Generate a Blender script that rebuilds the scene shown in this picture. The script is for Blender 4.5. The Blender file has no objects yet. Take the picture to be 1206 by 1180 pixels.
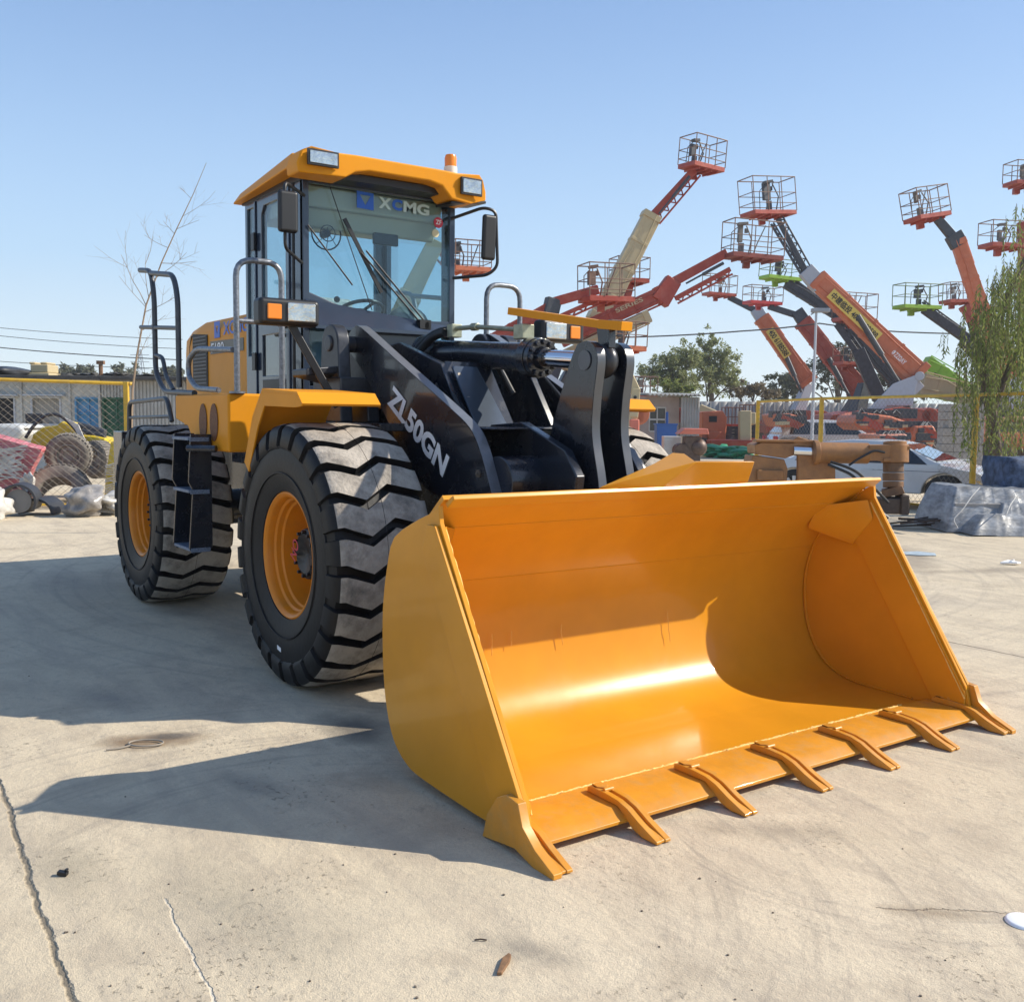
import bpy, bmesh, math, random
from math import sin, cos, pi, radians, sqrt, atan2
from mathutils import Vector, Matrix, Quaternion
from mathutils.geometry import tessellate_polygon
rnd = random.Random(7)
scene = bpy.context.scene
COL = scene.collection
V = Vector
# ---------------------------------------------------------------- camera
CP = V((5.7527, -3.684, 1.6581)); YAW, PIT, ROL, FPX = 2.5308, -0.0844, 0.0106, 1191.2
IW, IH = 1206.0, 1180.0
FW = V((cos(YAW)*cos(PIT), sin(YAW)*cos(PIT), sin(PIT)))
_r = FW.cross(V((0, 0, 1))).normalized(); _u = _r.cross(FW)
RR = cos(ROL)*_r + sin(ROL)*_u; UU = -sin(ROL)*_r + cos(ROL)*_u
def at(px, py, D):
    return CP + D*(FW + (px-IW/2)/FPX*RR - (py-IH/2)/FPX*UU)
def bp(px, py, axis, val):
    d = FW + (px-IW/2)/FPX*RR - (py-IH/2)/FPX*UU
    return CP + (val-CP[axis])/d[axis]*d
FH = V((cos(YAW), sin(YAW), 0)); RH = V((sin(YAW), -cos(YAW), 0))
def gp(px, D, z=0.0):
    p = at(px, 490, D); return V((p.x, p.y, z))
cam = bpy.data.cameras.new('camera'); co = bpy.data.objects.new('camera', cam); COL.objects.link(co)
cam.sensor_fit = 'HORIZONTAL'; cam.sensor_width = 36; cam.lens = 36*FPX/IW; cam.clip_start = 0.05; cam.clip_end = 3000
mw = Matrix((RR, UU, -FW)).transposed().to_4x4(); mw.translation = CP; co.matrix_world = mw
scene.camera = co
# ---------------------------------------------------------------- light
SUN = V((0.85, 1.52, 1.28)).normalized()
w = bpy.data.worlds.new('World'); scene.world = w; w.use_nodes = True
nt = w.node_tree; nt.nodes.clear()
sk = nt.nodes.new('ShaderNodeTexSky'); sk.sky_type = 'NISHITA'; sk.sun_disc = False
sk.sun_elevation = math.asin(SUN.z); sk.sun_rotation = atan2(SUN.x, SUN.y)
sk.altitude = 0; sk.air_density = 1.0; sk.dust_density = 0.6; sk.ozone_density = 3.0
bg = nt.nodes.new('ShaderNodeBackground'); bg.inputs[1].default_value = 0.10
ow = nt.nodes.new('ShaderNodeOutputWorld'); tcw = nt.nodes.new('ShaderNodeTexCoord'); sxyz = nt.nodes.new('ShaderNodeSeparateXYZ'); nt.links.new(tcw.outputs['Generated'], sxyz.inputs[0])
mrw = nt.nodes.new('ShaderNodeMapRange'); mrw.interpolation_type = 'SMOOTHERSTEP'; mrw.inputs[1].default_value = -.05; mrw.inputs[2].default_value = .55; mrw.inputs[3].default_value = .95; mrw.inputs[4].default_value = .35; nt.links.new(sxyz.outputs[2], mrw.inputs[0])
grd = nt.nodes.new('ShaderNodeValToRGB'); grd.color_ramp.elements[0].position = 0; grd.color_ramp.elements[0].color = (7.4, 8.2, 8.2, 1); grd.color_ramp.elements[1].position = .42; grd.color_ramp.elements[1].color = (2.75, 4.85, 9.0, 1); e_ = grd.color_ramp.elements.new(.14); e_.color = (4.6, 6.5, 8.5, 1); nt.links.new(sxyz.outputs[2], grd.inputs[0])
mxw = nt.nodes.new('ShaderNodeMix'); mxw.data_type = 'RGBA'; nt.links.new(mrw.outputs[0], mxw.inputs[0]); nt.links.new(sk.outputs[0], mxw.inputs[6]); nt.links.new(grd.outputs[0], mxw.inputs[7])
nt.links.new(mxw.outputs[2], bg.inputs[0]); nt.links.new(bg.outputs[0], ow.inputs[0])
sl = bpy.data.lights.new('sun', 'SUN'); sl.energy = 5.0; sl.angle = radians(0.5); sl.color = (1, .925, .80)
so = bpy.data.objects.new('sun', sl); COL.objects.link(so); so.rotation_euler = SUN.to_track_quat('Z', 'Y').to_euler()
scene.view_settings.view_transform = 'Standard'; scene.view_settings.look = 'None'
scene.view_settings.exposure = 0.36; scene.view_settings.gamma = 1.0
try:
    scene.cycles.max_bounces = 8; scene.cycles.transparent_max_bounces = 24
except Exception: pass
# ---------------------------------------------------------------- materials
MATS = {}
def mat(name, col, rough=.5, metal=0, var=.12, vs=3.0, bump=0.0, bs=40.0, coat=0, dirt=None, dirts=2.0, dirta=.5, trans=None, spec=None, stretch=None, emit=None, peel=0.0):
    if name in MATS: return MATS[name]
    m = bpy.data.materials.new(name); m.use_nodes = True; n = m.node_tree; N = n.nodes; L = n.links
    b = N['Principled BSDF']; b.inputs['Roughness'].default_value = rough; b.inputs['Metallic'].default_value = metal
    if coat: b.inputs['Coat Weight'].default_value = coat; b.inputs['Coat Roughness'].default_value = .06
    if spec is not None: b.inputs['Specular IOR Level'].default_value = spec
    tc = N.new('ShaderNodeTexCoord'); src = tc.outputs['Object']
    if stretch:
        mp = N.new('ShaderNodeMapping'); mp.inputs['Scale'].default_value = stretch; L.new(src, mp.inputs[0]); src = mp.outputs[0]
    nz = N.new('ShaderNodeTexNoise'); nz.inputs['Scale'].default_value = vs; nz.inputs['Detail'].default_value = 6; nz.inputs['Roughness'].default_value = .65; L.new(src, nz.inputs['Vector'])
    mx = N.new('ShaderNodeMix'); mx.data_type = 'RGBA'
    c = V(col)
    mx.inputs[6].default_value = (*(c*(1-var)), 1); mx.inputs[7].default_value = (*[min(1, q*(1+var)) for q in c], 1)
    mr = N.new('ShaderNodeMapRange'); mr.inputs[1].default_value = .3; mr.inputs[2].default_value = .7
    L.new(nz.outputs[0], mr.inputs[0]); L.new(mr.outputs[0], mx.inputs[0])
    out = mx.outputs[2]
    if dirt:
        n2 = N.new('ShaderNodeTexNoise'); n2.inputs['Scale'].default_value = dirts; n2.inputs['Detail'].default_value = 9; n2.inputs['Roughness'].default_value = .7; L.new(src, n2.inputs['Vector'])
        r2 = N.new('ShaderNodeMapRange'); r2.inputs[1].default_value = .48; r2.inputs[2].default_value = .68; r2.inputs[4].default_value = dirta; L.new(n2.outputs[0], r2.inputs[0])
        m2 = N.new('ShaderNodeMix'); m2.data_type = 'RGBA'; m2.inputs[7].default_value = (*dirt, 1); L.new(out, m2.inputs[6]); L.new(r2.outputs[0], m2.inputs[0]); out = m2.outputs[2]
        r3 = N.new('ShaderNodeMapRange'); r3.inputs[3].default_value = rough; r3.inputs[4].default_value = min(1, rough+.35); L.new(r2.outputs[0], r3.inputs[0]); L.new(r3.outputs[0], b.inputs['Roughness'])
    L.new(out, b.inputs['Base Color'])
    if bump or peel:
        n3 = N.new('ShaderNodeTexNoise'); n3.inputs['Scale'].default_value = bs; n3.inputs['Detail'].default_value = 5 if bump else 1; L.new(src, n3.inputs['Vector'])
        bm_ = N.new('ShaderNodeBump'); bm_.inputs['Strength'].default_value = bump or peel; bm_.inputs['Distance'].default_value = .01 if bump else .004; L.new(n3.outputs[0], bm_.inputs['Height']); L.new(bm_.outputs[0], b.inputs['Normal'])
    if emit: b.inputs['Emission Color'].default_value = (*emit, 1); b.inputs['Emission Strength'].default_value = 1
    if trans: b.inputs['Transmission Weight'].default_value = trans
    MATS[name] = m; return m
def glassmat(name, tint, refl=1.0, rough=0.0):
    m = bpy.data.materials.new(name); m.use_nodes = True; N = m.node_tree.nodes; L = m.node_tree.links
    N.clear(); o = N.new('ShaderNodeOutputMaterial'); t = N.new('ShaderNodeBsdfTransparent'); t.inputs[0].default_value = (*tint, 1)
    g = N.new('ShaderNodeBsdfGlossy'); g.inputs['Roughness'].default_value = rough; mx = N.new('ShaderNodeMixShader'); lw = N.new('ShaderNodeLayerWeight'); lw.inputs[0].default_value = .5; f = N.new('ShaderNodeMath'); f.operation = 'POWER'; f.inputs[1].default_value = 4.5; L.new(lw.outputs['Facing'], f.inputs[0]); f2 = N.new('ShaderNodeMath'); f2.operation = 'ADD'; f2.inputs[1].default_value = .045; L.new(f.outputs[0], f2.inputs[0]); f = f2
    mu = N.new('ShaderNodeMath'); mu.operation = 'MULTIPLY'; mu.inputs[1].default_value = refl; L.new(f.outputs[0], mu.inputs[0]); L.new(mu.outputs[0], mx.inputs[0])
    L.new(t.outputs[0], mx.inputs[1]); L.new(g.outputs[0], mx.inputs[2]); L.new(mx.outputs[0], o.inputs[0]); MATS[name] = m; return m
YEL = mat('loader_yellow', (.72, .285, .016), .42, var=.06, vs=1.5, coat=.0, spec=.10, peel=.05, bs=60, dirt=(.50, .24, .06), dirts=5, dirta=.10)
BUC = mat('bucket_yellow', (.64, .272, .015), .28, var=.09, vs=2.0, coat=.25, spec=.20, peel=.12, bs=8, dirt=(.62, .25, .02), dirts=3, dirta=.25)
EDGE = mat('worn_edge_paint', (.62, .26, .02), .38, var=.12, vs=6, coat=.3, peel=.1, bs=30, dirt=(.42, .25, .08), dirts=11, dirta=.45)
RIMY = mat('rim_orange', (.72, .235, .012), .32, var=.06, vs=4, spec=.3, dirt=(.35, .17, .05), dirts=6, dirta=.3)
WELD = mat('weld_bead', (.80, .50, .12), .4, var=.2, vs=60, bump=.6, bs=160)
NAVY = mat('dark_navy_paint', (.009, .012, .020), .24, var=.25, coat=.45, peel=.08, bs=18, dirt=(.06, .055, .05), dirts=5, dirta=.30)
NAVE = mat('navy_plate_edge', (.16, .17, .19), .28, metal=.2, var=.15, vs=12)
CABM = mat('cab_blue_grey_paint', (.028, .042, .07), .22, var=.1, coat=.5)
BLK = mat('black_plastic', (.012, .012, .013), .42, var=.2)
RUB = mat('tyre_rubber_sidewall', (.009, .0085, .009), .5, spec=.28, var=.25, vs=6, bump=.15, bs=30)
RUBT = mat('tyre_tread_dusty', (.38, .335, .28), .8, var=.22, vs=9, bump=.7, bs=45, dirt=(.09, .08, .07), dirts=6, dirta=.75)
GALV = mat('galvanised_tube', (.20, .215, .24), .42, metal=.55, var=.45, vs=45, bump=.15, bs=60)
DTUBE = mat('dark_grey_tube', (.07, .075, .085), .4, metal=.3, var=.25, vs=25)
CHR = mat('chrome_rod', (.72, .72, .74), .09, metal=1, var=.03)
LENS = mat('lamp_lens', (.60, .60, .57), .10, metal=.85, var=.25, vs=14, bump=.5, bs=26)
AMB = mat('amber_lens', (.80, .24, .02), .2, var=.1)
WHT = mat('white_lettering', (.86, .86, .86), .5, var=.03)
BLU = mat('blue_decal', (.01, .10, .50), .4, var=.05)
RED = mat('red_marker', (.55, .03, .06), .5, var=.05)
RIMB = mat('reflective_step', (.16, .20, .27), .5, metal=.3, var=.5, vs=60, bump=.5, bs=120)
GLS = glassmat('cab_glass', (.78, .88, .91), 1.1)
GLD = glassmat('dark_cab_glass', (.30, .38, .38), 2.0)
GRL = mat('grille_mesh', (.16, .055, .01), .6, var=.6, vs=90, bump=1, bs=140)
BEIGE = mat('cab_lining', (.62, .56, .42), .8, var=.06)
PLST = mat('clear_plastic_wrap', (.55, .56, .55), .2, var=.5, vs=14, bump=1.0, bs=18)
BRZ = mat('old_pin_metal', (.17, .15, .13), .45, metal=.6, var=.3, vs=20)
# ---------------------------------------------------------------- mesh builder
class M:
    def __init__(s): s.v = []; s.f = []; s.m = []; s.mi = 0; s.smooth = True
    def add(s, vs, fs):
        o = len(s.v); s.v += [V(q) for q in vs]; s.f += [tuple(i+o for i in f) for f in fs]; s.m += [s.mi]*len(fs); return s
    def box(s, c, d, q=None):
        x, y, z = d[0]/2, d[1]/2, d[2]/2
        p = [V((a, b, e)) for a in (-x, x) for b in (-y, y) for e in (-z, z)]
        if q is not None: p = [q @ a for a in p]
        c = V(c); return s.add([a+c for a in p], [(0, 1, 3, 2), (4, 6, 7, 5), (0, 4, 5, 1), (2, 3, 7, 6), (0, 2, 6, 4), (1, 5, 7, 3)])
    def bb(s, a, b):
        return s.box([(a[i]+b[i])/2 for i in range(3)], [abs(a[i]-b[i]) for i in range(3)])
    def bar(s, p0, p1, w, h, w2=None, h2=None, up=(0, 0, 1)):
        p0, p1 = V(p0), V(p1); d = (p1-p0).normalized(); up = V(up)
        if abs(d.dot(up)) > .98: up = V((1, 0, 0))
        a = d.cross(up).normalized(); b = a.cross(d); w2 = w if w2 is None else w2; h2 = h if h2 is None else h2
        vs = [p0+a*x*w/2+b*y*h/2 for x, y in ((-1, -1), (1, -1), (1, 1), (-1, 1))]+[p1+a*x*w2/2+b*y*h2/2 for x, y in ((-1, -1), (1, -1), (1, 1), (-1, 1))]
        return s.add(vs, [(0, 1, 2, 3), (7, 6, 5, 4), (0, 4, 5, 1), (1, 5, 6, 2), (2, 6, 7, 3), (3, 7, 4, 0)])
    def cyl(s, p0, p1, r, r2=None, n=16, cap=True):
        p0, p1 = V(p0), V(p1); d = (p1-p0).normalized(); up = V((0, 0, 1)) if abs(d.z) < .95 else V((1, 0, 0))
        a = d.cross(up).normalized(); b = a.cross(d); r2 = r if r2 is None else r2
        vs = [p0+r*(cos(t)*a+sin(t)*b) for t in [2*pi*i/n for i in range(n)]]+[p1+r2*(cos(t)*a+sin(t)*b) for t in [2*pi*i/n for i in range(n)]]
        fs = [(i, (i+1) % n, n+(i+1) % n, n+i) for i in range(n)]
        if cap: fs += [tuple(range(n))[::-1], tuple(range(n, 2*n))]
        return s.add(vs, fs)
    def tube(s, pts, r, n=10, fil=0, cap=True, closed=False):
        pts = [V(p) for p in pts]
        if fil:
            q = [pts[0]]
            for i in range(1, len(pts)-1):
                a, b, c = pts[i-1], pts[i], pts[i+1]
                l = min(fil, (a-b).length*.48, (c-b).length*.48); A = b+(a-b).normalized()*l; C = b+(c-b).normalized()*l
                for k in range(6):
                    t = k/5; q.append(A*(1-t)**2+b*2*t*(1-t)+C*t*t)
            q.append(pts[-1]); pts = q
        N = len(pts); vs = []; a = None
        for i, p in enumerate(pts):
            d = (pts[min(i+1, N-1)]-pts[max(i-1, 0)]).normalized()
            if a is None:
                up = V((0, 0, 1)) if abs(d.z) < .9 else V((1, 0, 0)); a = d.cross(up).normalized()
            else: a = (a-d*a.dot(d)).normalized()
            b = a.cross(d); rr = r[i] if isinstance(r, (list, tuple)) else r
            vs += [p+rr*(cos(2*pi*k/n)*a+sin(2*pi*k/n)*b) for k in range(n)]
        fs = [(i*n+k, i*n+(k+1) % n, (i+1)*n+(k+1) % n, (i+1)*n+k) for i in range(N-1) for k in range(n)]
        if cap: fs += [tuple(range(n))[::-1], tuple(range((N-1)*n, N*n))]
        return s.add(vs, fs)
    def lathe(s, prof, c, ax=(0, 1, 0), n=48, close=False):
        c = V(c); ax = V(ax).normalized(); up = V((0, 0, 1)) if abs(ax.z) < .9 else V((1, 0, 0)); a = ax.cross(up).normalized(); b = a.cross(ax)
        vs = []
        for r, h in prof: vs += [c+ax*h+r*(cos(2*pi*k/n)*a+sin(2*pi*k/n)*b) for k in range(n)]
        P = len(prof); fs = [(i*n+k, i*n+(k+1) % n, ((i+1) % P)*n+(k+1) % n, ((i+1) % P)*n+k) for i in range(P if close else P-1) for k in range(n)]
        return s.add(vs, fs)
    def ball(s, c, r, n=14, sq=(1, 1, 1), q=None):
        prof = [(max(1e-4, r*sin(pi*i/n)), -r*cos(pi*i/n)) for i in range(n+1)]; o = len(s.v)
        s.lathe(prof, (0, 0, 0), (0, 0, 1), n*2)
        for i in range(o, len(s.v)):
            p = V([s.v[i][k]*sq[k] for k in range(3)])
            if q is not None: p = q @ p
            s.v[i] = p+V(c)
        return s
    def prism(s, pts, off):     # planar 3D polygon extruded by vector
        pts = [V(p) for p in pts]; off = V(off); n = len(pts)
        return s.add(pts+[p+off for p in pts], [tuple(range(n))[::-1], tuple(range(n, 2*n))]+[(i, (i+1) % n, n+(i+1) % n, n+i) for i in range(n)])
    def panel(s, outer, holes, fn, off):   # 2D outline with holes; fn maps 2D to 3D, extruded by off
        off = V(off); loops = [outer]+holes
        flat = [p for l in loops for p in l]
        tri = tessellate_polygon([[V((p[0], p[1], 0)) for p in l] for l in loops])
        A = [V(fn(*p)) for p in flat]; n = len(A); fs = [tuple(t) for t in tri]+[tuple(i+n for i in t[::-1]) for t in tri]; o = 0
        for l in loops:
            k = len(l); fs += [(o+i, o+(i+1) % k, n+o+(i+1) % k, n+o+i) for i in range(k)]; o += k
        return s.add(A+[p+off for p in A], fs)
    def strip(s, rows, th=None):   # grid of points rows
        n = len(rows[0]); vs = [p for r in rows for p in r]
        return s.add(vs, [(i*n+k, i*n+k+1, (i+1)*n+k+1, (i+1)*n+k) for i in range(len(rows)-1) for k in range(n-1)])
    def shell(s, line, off, t):    # polyline in 3D swept by off (a Vector), thickness t towards its left normal -> closed solid
        off = V(off); P = [V(p) for p in line]; ax = off.normalized(); n = len(P); Q = []
        for i in range(n):
            d = (P[min(i+1, n-1)]-P[max(i-1, 0)]).normalized(); Q.append(P[i]+ax.cross(d).normalized()*t)
        ring = P+Q[::-1]; k = len(ring)
        vs = ring+[p+off for p in ring]
        fs = [(i, (i+1) % k, k+(i+1) % k, k+i) for i in range(k)]
        for o in (0, k): fs += [(o+i, o+i+1, o+k-2-i, o+k-1-i) for i in range(n-1)]
        return s.add(vs, fs)
    def build(s, name, mats, parent=None, bevel=0, ang=35, seg=2, recalc=True):
        me = bpy.data.meshes.new(name); me.from_pydata([tuple(v) for v in s.v], [], s.f)
        if not isinstance(mats, (list, tuple)): mats = [mats]
        for m in mats: me.materials.append(m)
        if len(mats) > 1: me.polygons.foreach_set('material_index', s.m)
        if recalc:
            bm = bmesh.new(); bm.from_mesh(me); bmesh.ops.recalc_face_normals(bm, faces=bm.faces[:]); bm.to_mesh(me); bm.free()
        me.polygons.foreach_set('use_smooth', [True]*len(me.polygons))
        me.set_sharp_from_angle(angle=radians(ang)); me.update()
        o = bpy.data.objects.new(name, me); COL.objects.link(o)
        if parent is not None: o.parent = parent
        if bevel:
            b = o.modifiers.new('bevel', 'BEVEL'); b.width = bevel; b.segments = seg; b.limit_method = 'ANGLE'; b.angle_limit = radians(40); b.harden_normals = True
        return o
def tag(o, label=None, cat=None, group=None, kind=None):
    if label: o['label'] = label
    if cat: o['category'] = cat
    if group: o['group'] = group
    if kind: o['kind'] = kind
    return o
def empty(name, loc, rz=0, label=None, cat=None, group=None):
    o = bpy.data.objects.new(name, None); COL.objects.link(o); o.location = loc; o.rotation_euler = (0, 0, rz); o.empty_display_size = .3
    return tag(o, label, cat, group)
class T:   # local frame facing the camera: x right, y away, z up, origin on the ground below column px at depth D
    def __init__(s, name, label, cat, px, D, rot=0, group=None, z=0):
        s.D = D; s.loc = gp(px, D, z); s.rz = YAW-pi/2+rot
        s.o = empty(name, s.loc, s.rz, label, cat, group); s.R = Matrix.Rotation(-s.rz, 3, 'Z')
    def p(s, px, py, dy=0): return s.R @ (at(px, py, s.D+dy)-s.loc)
    def w(s, q): return s.R @ (V(q)-s.loc)
def copy_tree(o, parent=None):
    c = o.copy(); COL.objects.link(c)
    if parent is not None: c.parent = parent
    for ch in list(o.children): copy_tree(ch, c)
    return c
def text_mesh(s, name, material, parent, org, xd, yd, width, height, depth=.002, bold=.0, sub=False):
    cu = bpy.data.curves.new(name, 'FONT'); cu.body = s; cu.size = 1; cu.extrude = 0.0; cu.offset = bold; cu.fill_mode = 'FRONT'; cu.resolution_u = 4
    to = bpy.data.objects.new('tmp', cu); COL.objects.link(to); bpy.context.view_layer.update()
    me = bpy.data.meshes.new_from_object(to.evaluated_get(bpy.context.evaluated_depsgraph_get()))
    bpy.data.objects.remove(to); xs = [v.co.x for v in me.vertices]; ys = [v.co.y for v in me.vertices]
    x0, x1, y0, y1 = min(xs), max(xs), min(ys), max(ys); xd = V(xd).normalized(); yd = V(yd).normalized(); nrm = xd.cross(yd).normalized(); org = V(org)
    for v in me.vertices: v.co = org+xd*(v.co.x-x0)/(x1-x0)*width+yd*(v.co.y-y0)/(y1-y0)*height+nrm*depth
    me.materials.clear(); me.materials.append(material); me.name = name
    o = bpy.data.objects.new(name, me); COL.objects.link(o)
    if parent is not None: o.parent = parent
    return o
# ================================================================ THE WHEEL LOADER
LD = empty('wheel_loader', (0, 0, 0), 0, 'large yellow and navy wheel loader with its empty bucket lowered on the concrete', 'wheel loader')
# ---- wheels
def make_tyre(mi_name='tyre'):
    m = M(); N = 24
    prof = [(.375, .235), (.39, .275), (.47, .300), (.55, .312), (.62, .308), (.69, .300), (.735, .285), (.745, .25), (.745, .15), (.745, -.15), (.745, -.25), (.735, -.285), (.69, -.300), (.62, -.308), (.55, -.312), (.47, -.300), (.39, -.275), (.375, -.235)]
    m.mi = 0; m.lathe(prof, (0, 0, 0), (0, 1, 0), 96)
    for rr, h in ((.50, .309), (.655, .3075)): m.lathe([(rr-.006, -h+.002), (rr-.003, -h-.004), (rr+.003, -h-.004), (rr+.006, -h+.002)], (0, 0, 0), (0, 1, 0), 96); m.lathe([(rr-.006, h-.002), (rr, h+.004), (rr+.006, h-.002)], (0, 0, 0), (0, 1, 0), 96)
    # lug cross-section: (u across, top radius, base radius)
    us = [-.322, -.306, -.285, -.25, -.20, -.14, -.09, -.04, 0, .03, .065, .12, .19, .25, .285, .306, .322]
    def top(u):
        a = abs(u)
        return {0: .800, 1: .800}.get(0) if a < .2 else (.800-(a-.2)**2*2.2 if a <= .285 else (.755 if a < .31 else .665))
    def off(u):      # zigzag of the groove, metres along the circumference
        K = [(-.33, .0), (-.25, -.004), (-.09, .050), (.065, -.048), (.25, .004), (.33, .0)]
        for (a, x), (b, y) in zip(K, K[1:]):
            if a <= u <= b: return x+(y-x)*(u-a)/(b-a)
        return 0
    pitch = 2*pi/N
    for k in range(N):
        rows = []
        for half in ((us,),):
            uu = half[0]; A = []; B = []
            for u in uu:
                g = .058 if abs(u) < .25 else .066
                o = off(u)/.8; t0 = k*pitch+o+g/1.6; t1 = (k+1)*pitch+o-g/1.6; R = top(u)
                A.append((u, t0, t1, R))
            vs = []; n = len(A)
            for (u, t0, t1, R) in A:
                for q in range(5):
                    t = t0+(t1-t0)*q/4; vs.append((R*sin(t), u, R*cos(t)))
            for (u, t0, t1, R) in A:
                ub = u*.93; Rb = min(R-.05, .735) if abs(u) < .3 else R-.03
                for q in range(5):
                    t = t0-.012+(t1-t0+.024)*q/4; vs.append((Rb*sin(t), ub, Rb*cos(t)))
            O = n*5; ft = []; fs = []
            for i in range(n-1):
                for q in range(4):
                    f = (i*5+q, i*5+q+1, (i+1)*5+q+1, (i+1)*5+q)
                    (ft if abs((A[i][0]+A[i+1][0])/2) < .28 else fs).append(f)
                fs += [(i*5, (i+1)*5, O+(i+1)*5, O+i*5), (i*5+4, O+i*5+4, O+(i+1)*5+4, (i+1)*5+4)]
            for q in range(4): fs += [(q, O+q, O+q+1, q+1), ((n-1)*5+q, (n-1)*5+q+1, O+(n-1)*5+q+1, O+(n-1)*5+q)]
            o0 = len(m.v); m.v += [V(p) for p in vs]
            m.f += [tuple(i+o0 for i in f) for f in ft]; m.m += [1]*len(ft); m.f += [tuple(i+o0 for i in f) for f in fs]; m.m += [0]*len(fs)
    m.mi = 0; m.lathe([(.799, -.0025), (.8018, 0), (.799, .0025)], (0, 0, 0), (0, 1, 0), 120)
    return m
def make_wheel(loc, mark=True):
    h = M()   # y is the outer side negative
    h.lathe([(.0001, -.13), (.12, -.16), (.155, -.145), (.165, -.10), (.165, .12), (.0001, .12)], (0, 0, 0), (0, 1, 0), 32)
    for k in range(12):
        t = 2*pi*k/12; h.cyl((.135*sin(t), -.150, .135*cos(t)), (.135*sin(t), -.175, .135*cos(t)), .012, n=6)
    hub = h.build('wheel', [BLK], LD, .003); hub.location = loc
    ty = make_tyre().build('tyre', [RUB, RUBT], hub, 0, 50)
    r = M()
    r.lathe([(.385, -.275), (.405, -.285), (.425, -.272), (.420, -.255), (.405, -.245), (.400, .24), (.42, .26), (.40, .27), (.375, .25), (.372, .10), (.30, .06), (.16, .04), (.16, -.0), (.29, -.005), (.318, -.02), (.330, -.06), (.338, -.175), (.352, -.185), (.356, -.215), (.372, -.225), (.376, -.262)], (0, 0, 0), (0, 1, 0), 72, close=True)
    for k in range(16):
        t = 2*pi*k/16; r.cyl((.245*sin(t), -.003, .245*cos(t)), (.245*sin(t), -.035, .245*cos(t)), .014, n=6)
    r.tube([(.05, -.02, .33), (.05, -.09, .31), (.03, -.12, .27)], .008, 6)
    r.v = [V((p.x*.935, p.y+.012, p.z*.935)) for p in r.v]; r.build('rim', RIMY, hub, .002, 30)
    if mark:
        b = M(); b.prism([(-.055, -.3135, -.555), (.0, -.3135, -.565), (.0, -.3135, -.590), (-.055, -.3135, -.580)], (0, -.002, 0)); b.build('tyre_sticker', WHT, hub)
    return hub
w1 = make_wheel((0, -1.045, .80)); w1.rotation_euler = (0, 0, 0)
tm = text_mesh('NO', 'chalk_mark', RED, w1, (-.09, -.178, -.06), (.5, 0, 1), (-1, 0, .5), .13, .09, .001, .01)
for loc, rz in (((-3.27, -1.045, .80), 0), ((0, 1.045, .80), pi), ((-3.27, 1.045, .80), pi)):
    c = copy_tree(w1, LD); c.location = loc; c.rotation_euler = (0, 0, rz)
    if loc[0] < -1: c.scale = (.965, 1, .965); c.location.z = .772
    if loc[0] < -1: 
        for ch in c.children:
            if ch.name.startswith('tyre') and 'sticker' not in ch.name: ch.rotation_euler = (0, .1, 0)
        for ch in list(c.children):
            if 'sticker' in ch.name or 'chalk' in ch.name: bpy.data.objects.remove(ch)
# ---- bucket
HW = 1.5
outl = [(2.105, 1.20), (2.095, 1.275), (2.02, 1.235), (1.93, 1.205), (1.70, 1.10), (1.63, .95), (1.595, .80), (1.585, .65), (1.595, .45), (1.63, .28), (1.70, .15), (1.82, .075), (1.97, .05), (2.38, .035), (2.74, .035), (2.76, .09), (2.73, .20)]
shl = [(2.175, 1.325), (2.10, 1.300), (1.98, 1.20), (1.80, 1.045), (1.69, .90), (1.635, .76), (1.615, .64), (1.62, .50), (1.65, .36), (1.71, .24), (1.80, .145), (1.92, .09), (2.05, .067), (2.40, .060), (2.70, .053)]
def smooth_line(L, k=4, keep=()):
    out = []
    n = len(L)
    for i in range(n-1):
        p0, p1, p2, p3 = L[max(i-1, 0)], L[i], L[i+1], L[min(i+2, n-1)]
        for j in range(k):
            t = j/k
            out.append(tuple(.5*((2*p1[a])+(-p0[a]+p2[a])*t+(2*p0[a]-5*p1[a]+4*p2[a]-p3[a])*t*t+(-p0[a]+3*p1[a]-3*p2[a]+p3[a])*t**3) for a in (0, 1)))
    out.append(L[-1]); return out
b = M()
line = smooth_line(shl[1:13], 4)+[(2.40, .060), (2.70, .053)]
b.shell([(x, -HW+.022, z) for x, z in line], (0, 2*HW-.044, 0), .022)
bucket = b.build('bucket', BUC, LD, 0, 30)
s = M()
outs = outl[:3]+smooth_line(outl[3:14], 3)+outl[14:]
for y0 in (-HW, HW-.022): s = M(); s.prism([(x, y0, z) for x, z in outs], (0, .022, 0)); s.build('side_plate', BUC, bucket, .003)
for sg in (-1, 1):
    s = M()     # reinforcing strip along the front edge of the side plate
    y0 = sg*(HW+.001) if sg > 0 else -(HW+.001)
    s.prism([(2.095, y0, 1.19), (2.735, y0, .20), (2.715, y0, .11), (2.56, y0, .11), (1.99, y0, 1.08), (2.03, y0, 1.19)], (0, sg*.020, 0))
    yi = sg*(HW-.0225)
    s.prism([(2.09, yi, 1.185), (2.735, yi, .17), (2.735, yi, .085), (2.545, yi, .085), (1.93, yi, 1.03), (1.97, yi, 1.15)], (0, -sg*.012, 0))
    s.build('edge_strip', BUC, bucket, .003)
s = M()     # top lip
s.prism([(2.085, -HW+.035, 1.285), (2.150, -HW+.035, 1.322), (2.160, -HW+.035, 1.304), (2.108, -HW+.035, 1.262)], (0, 2*HW-.07, 0))
s.build('top_lip', BUC, bucket, .004)
s = M()     # spill guard
C0, C1, C2, C3 = bp(768, 582, 0, 2.135), bp(820, 544, 0, 2.215), bp(889, 544, 0, 2.215), bp(881, 568, 0, 2.135)
A_, P0_, P1_, P2_ = bp(706, 574, 0, 2.06), bp(770, 546, 0, 2.05), bp(792, 533, 0, 2.03), bp(806, 534, 0, 2.08)
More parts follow.
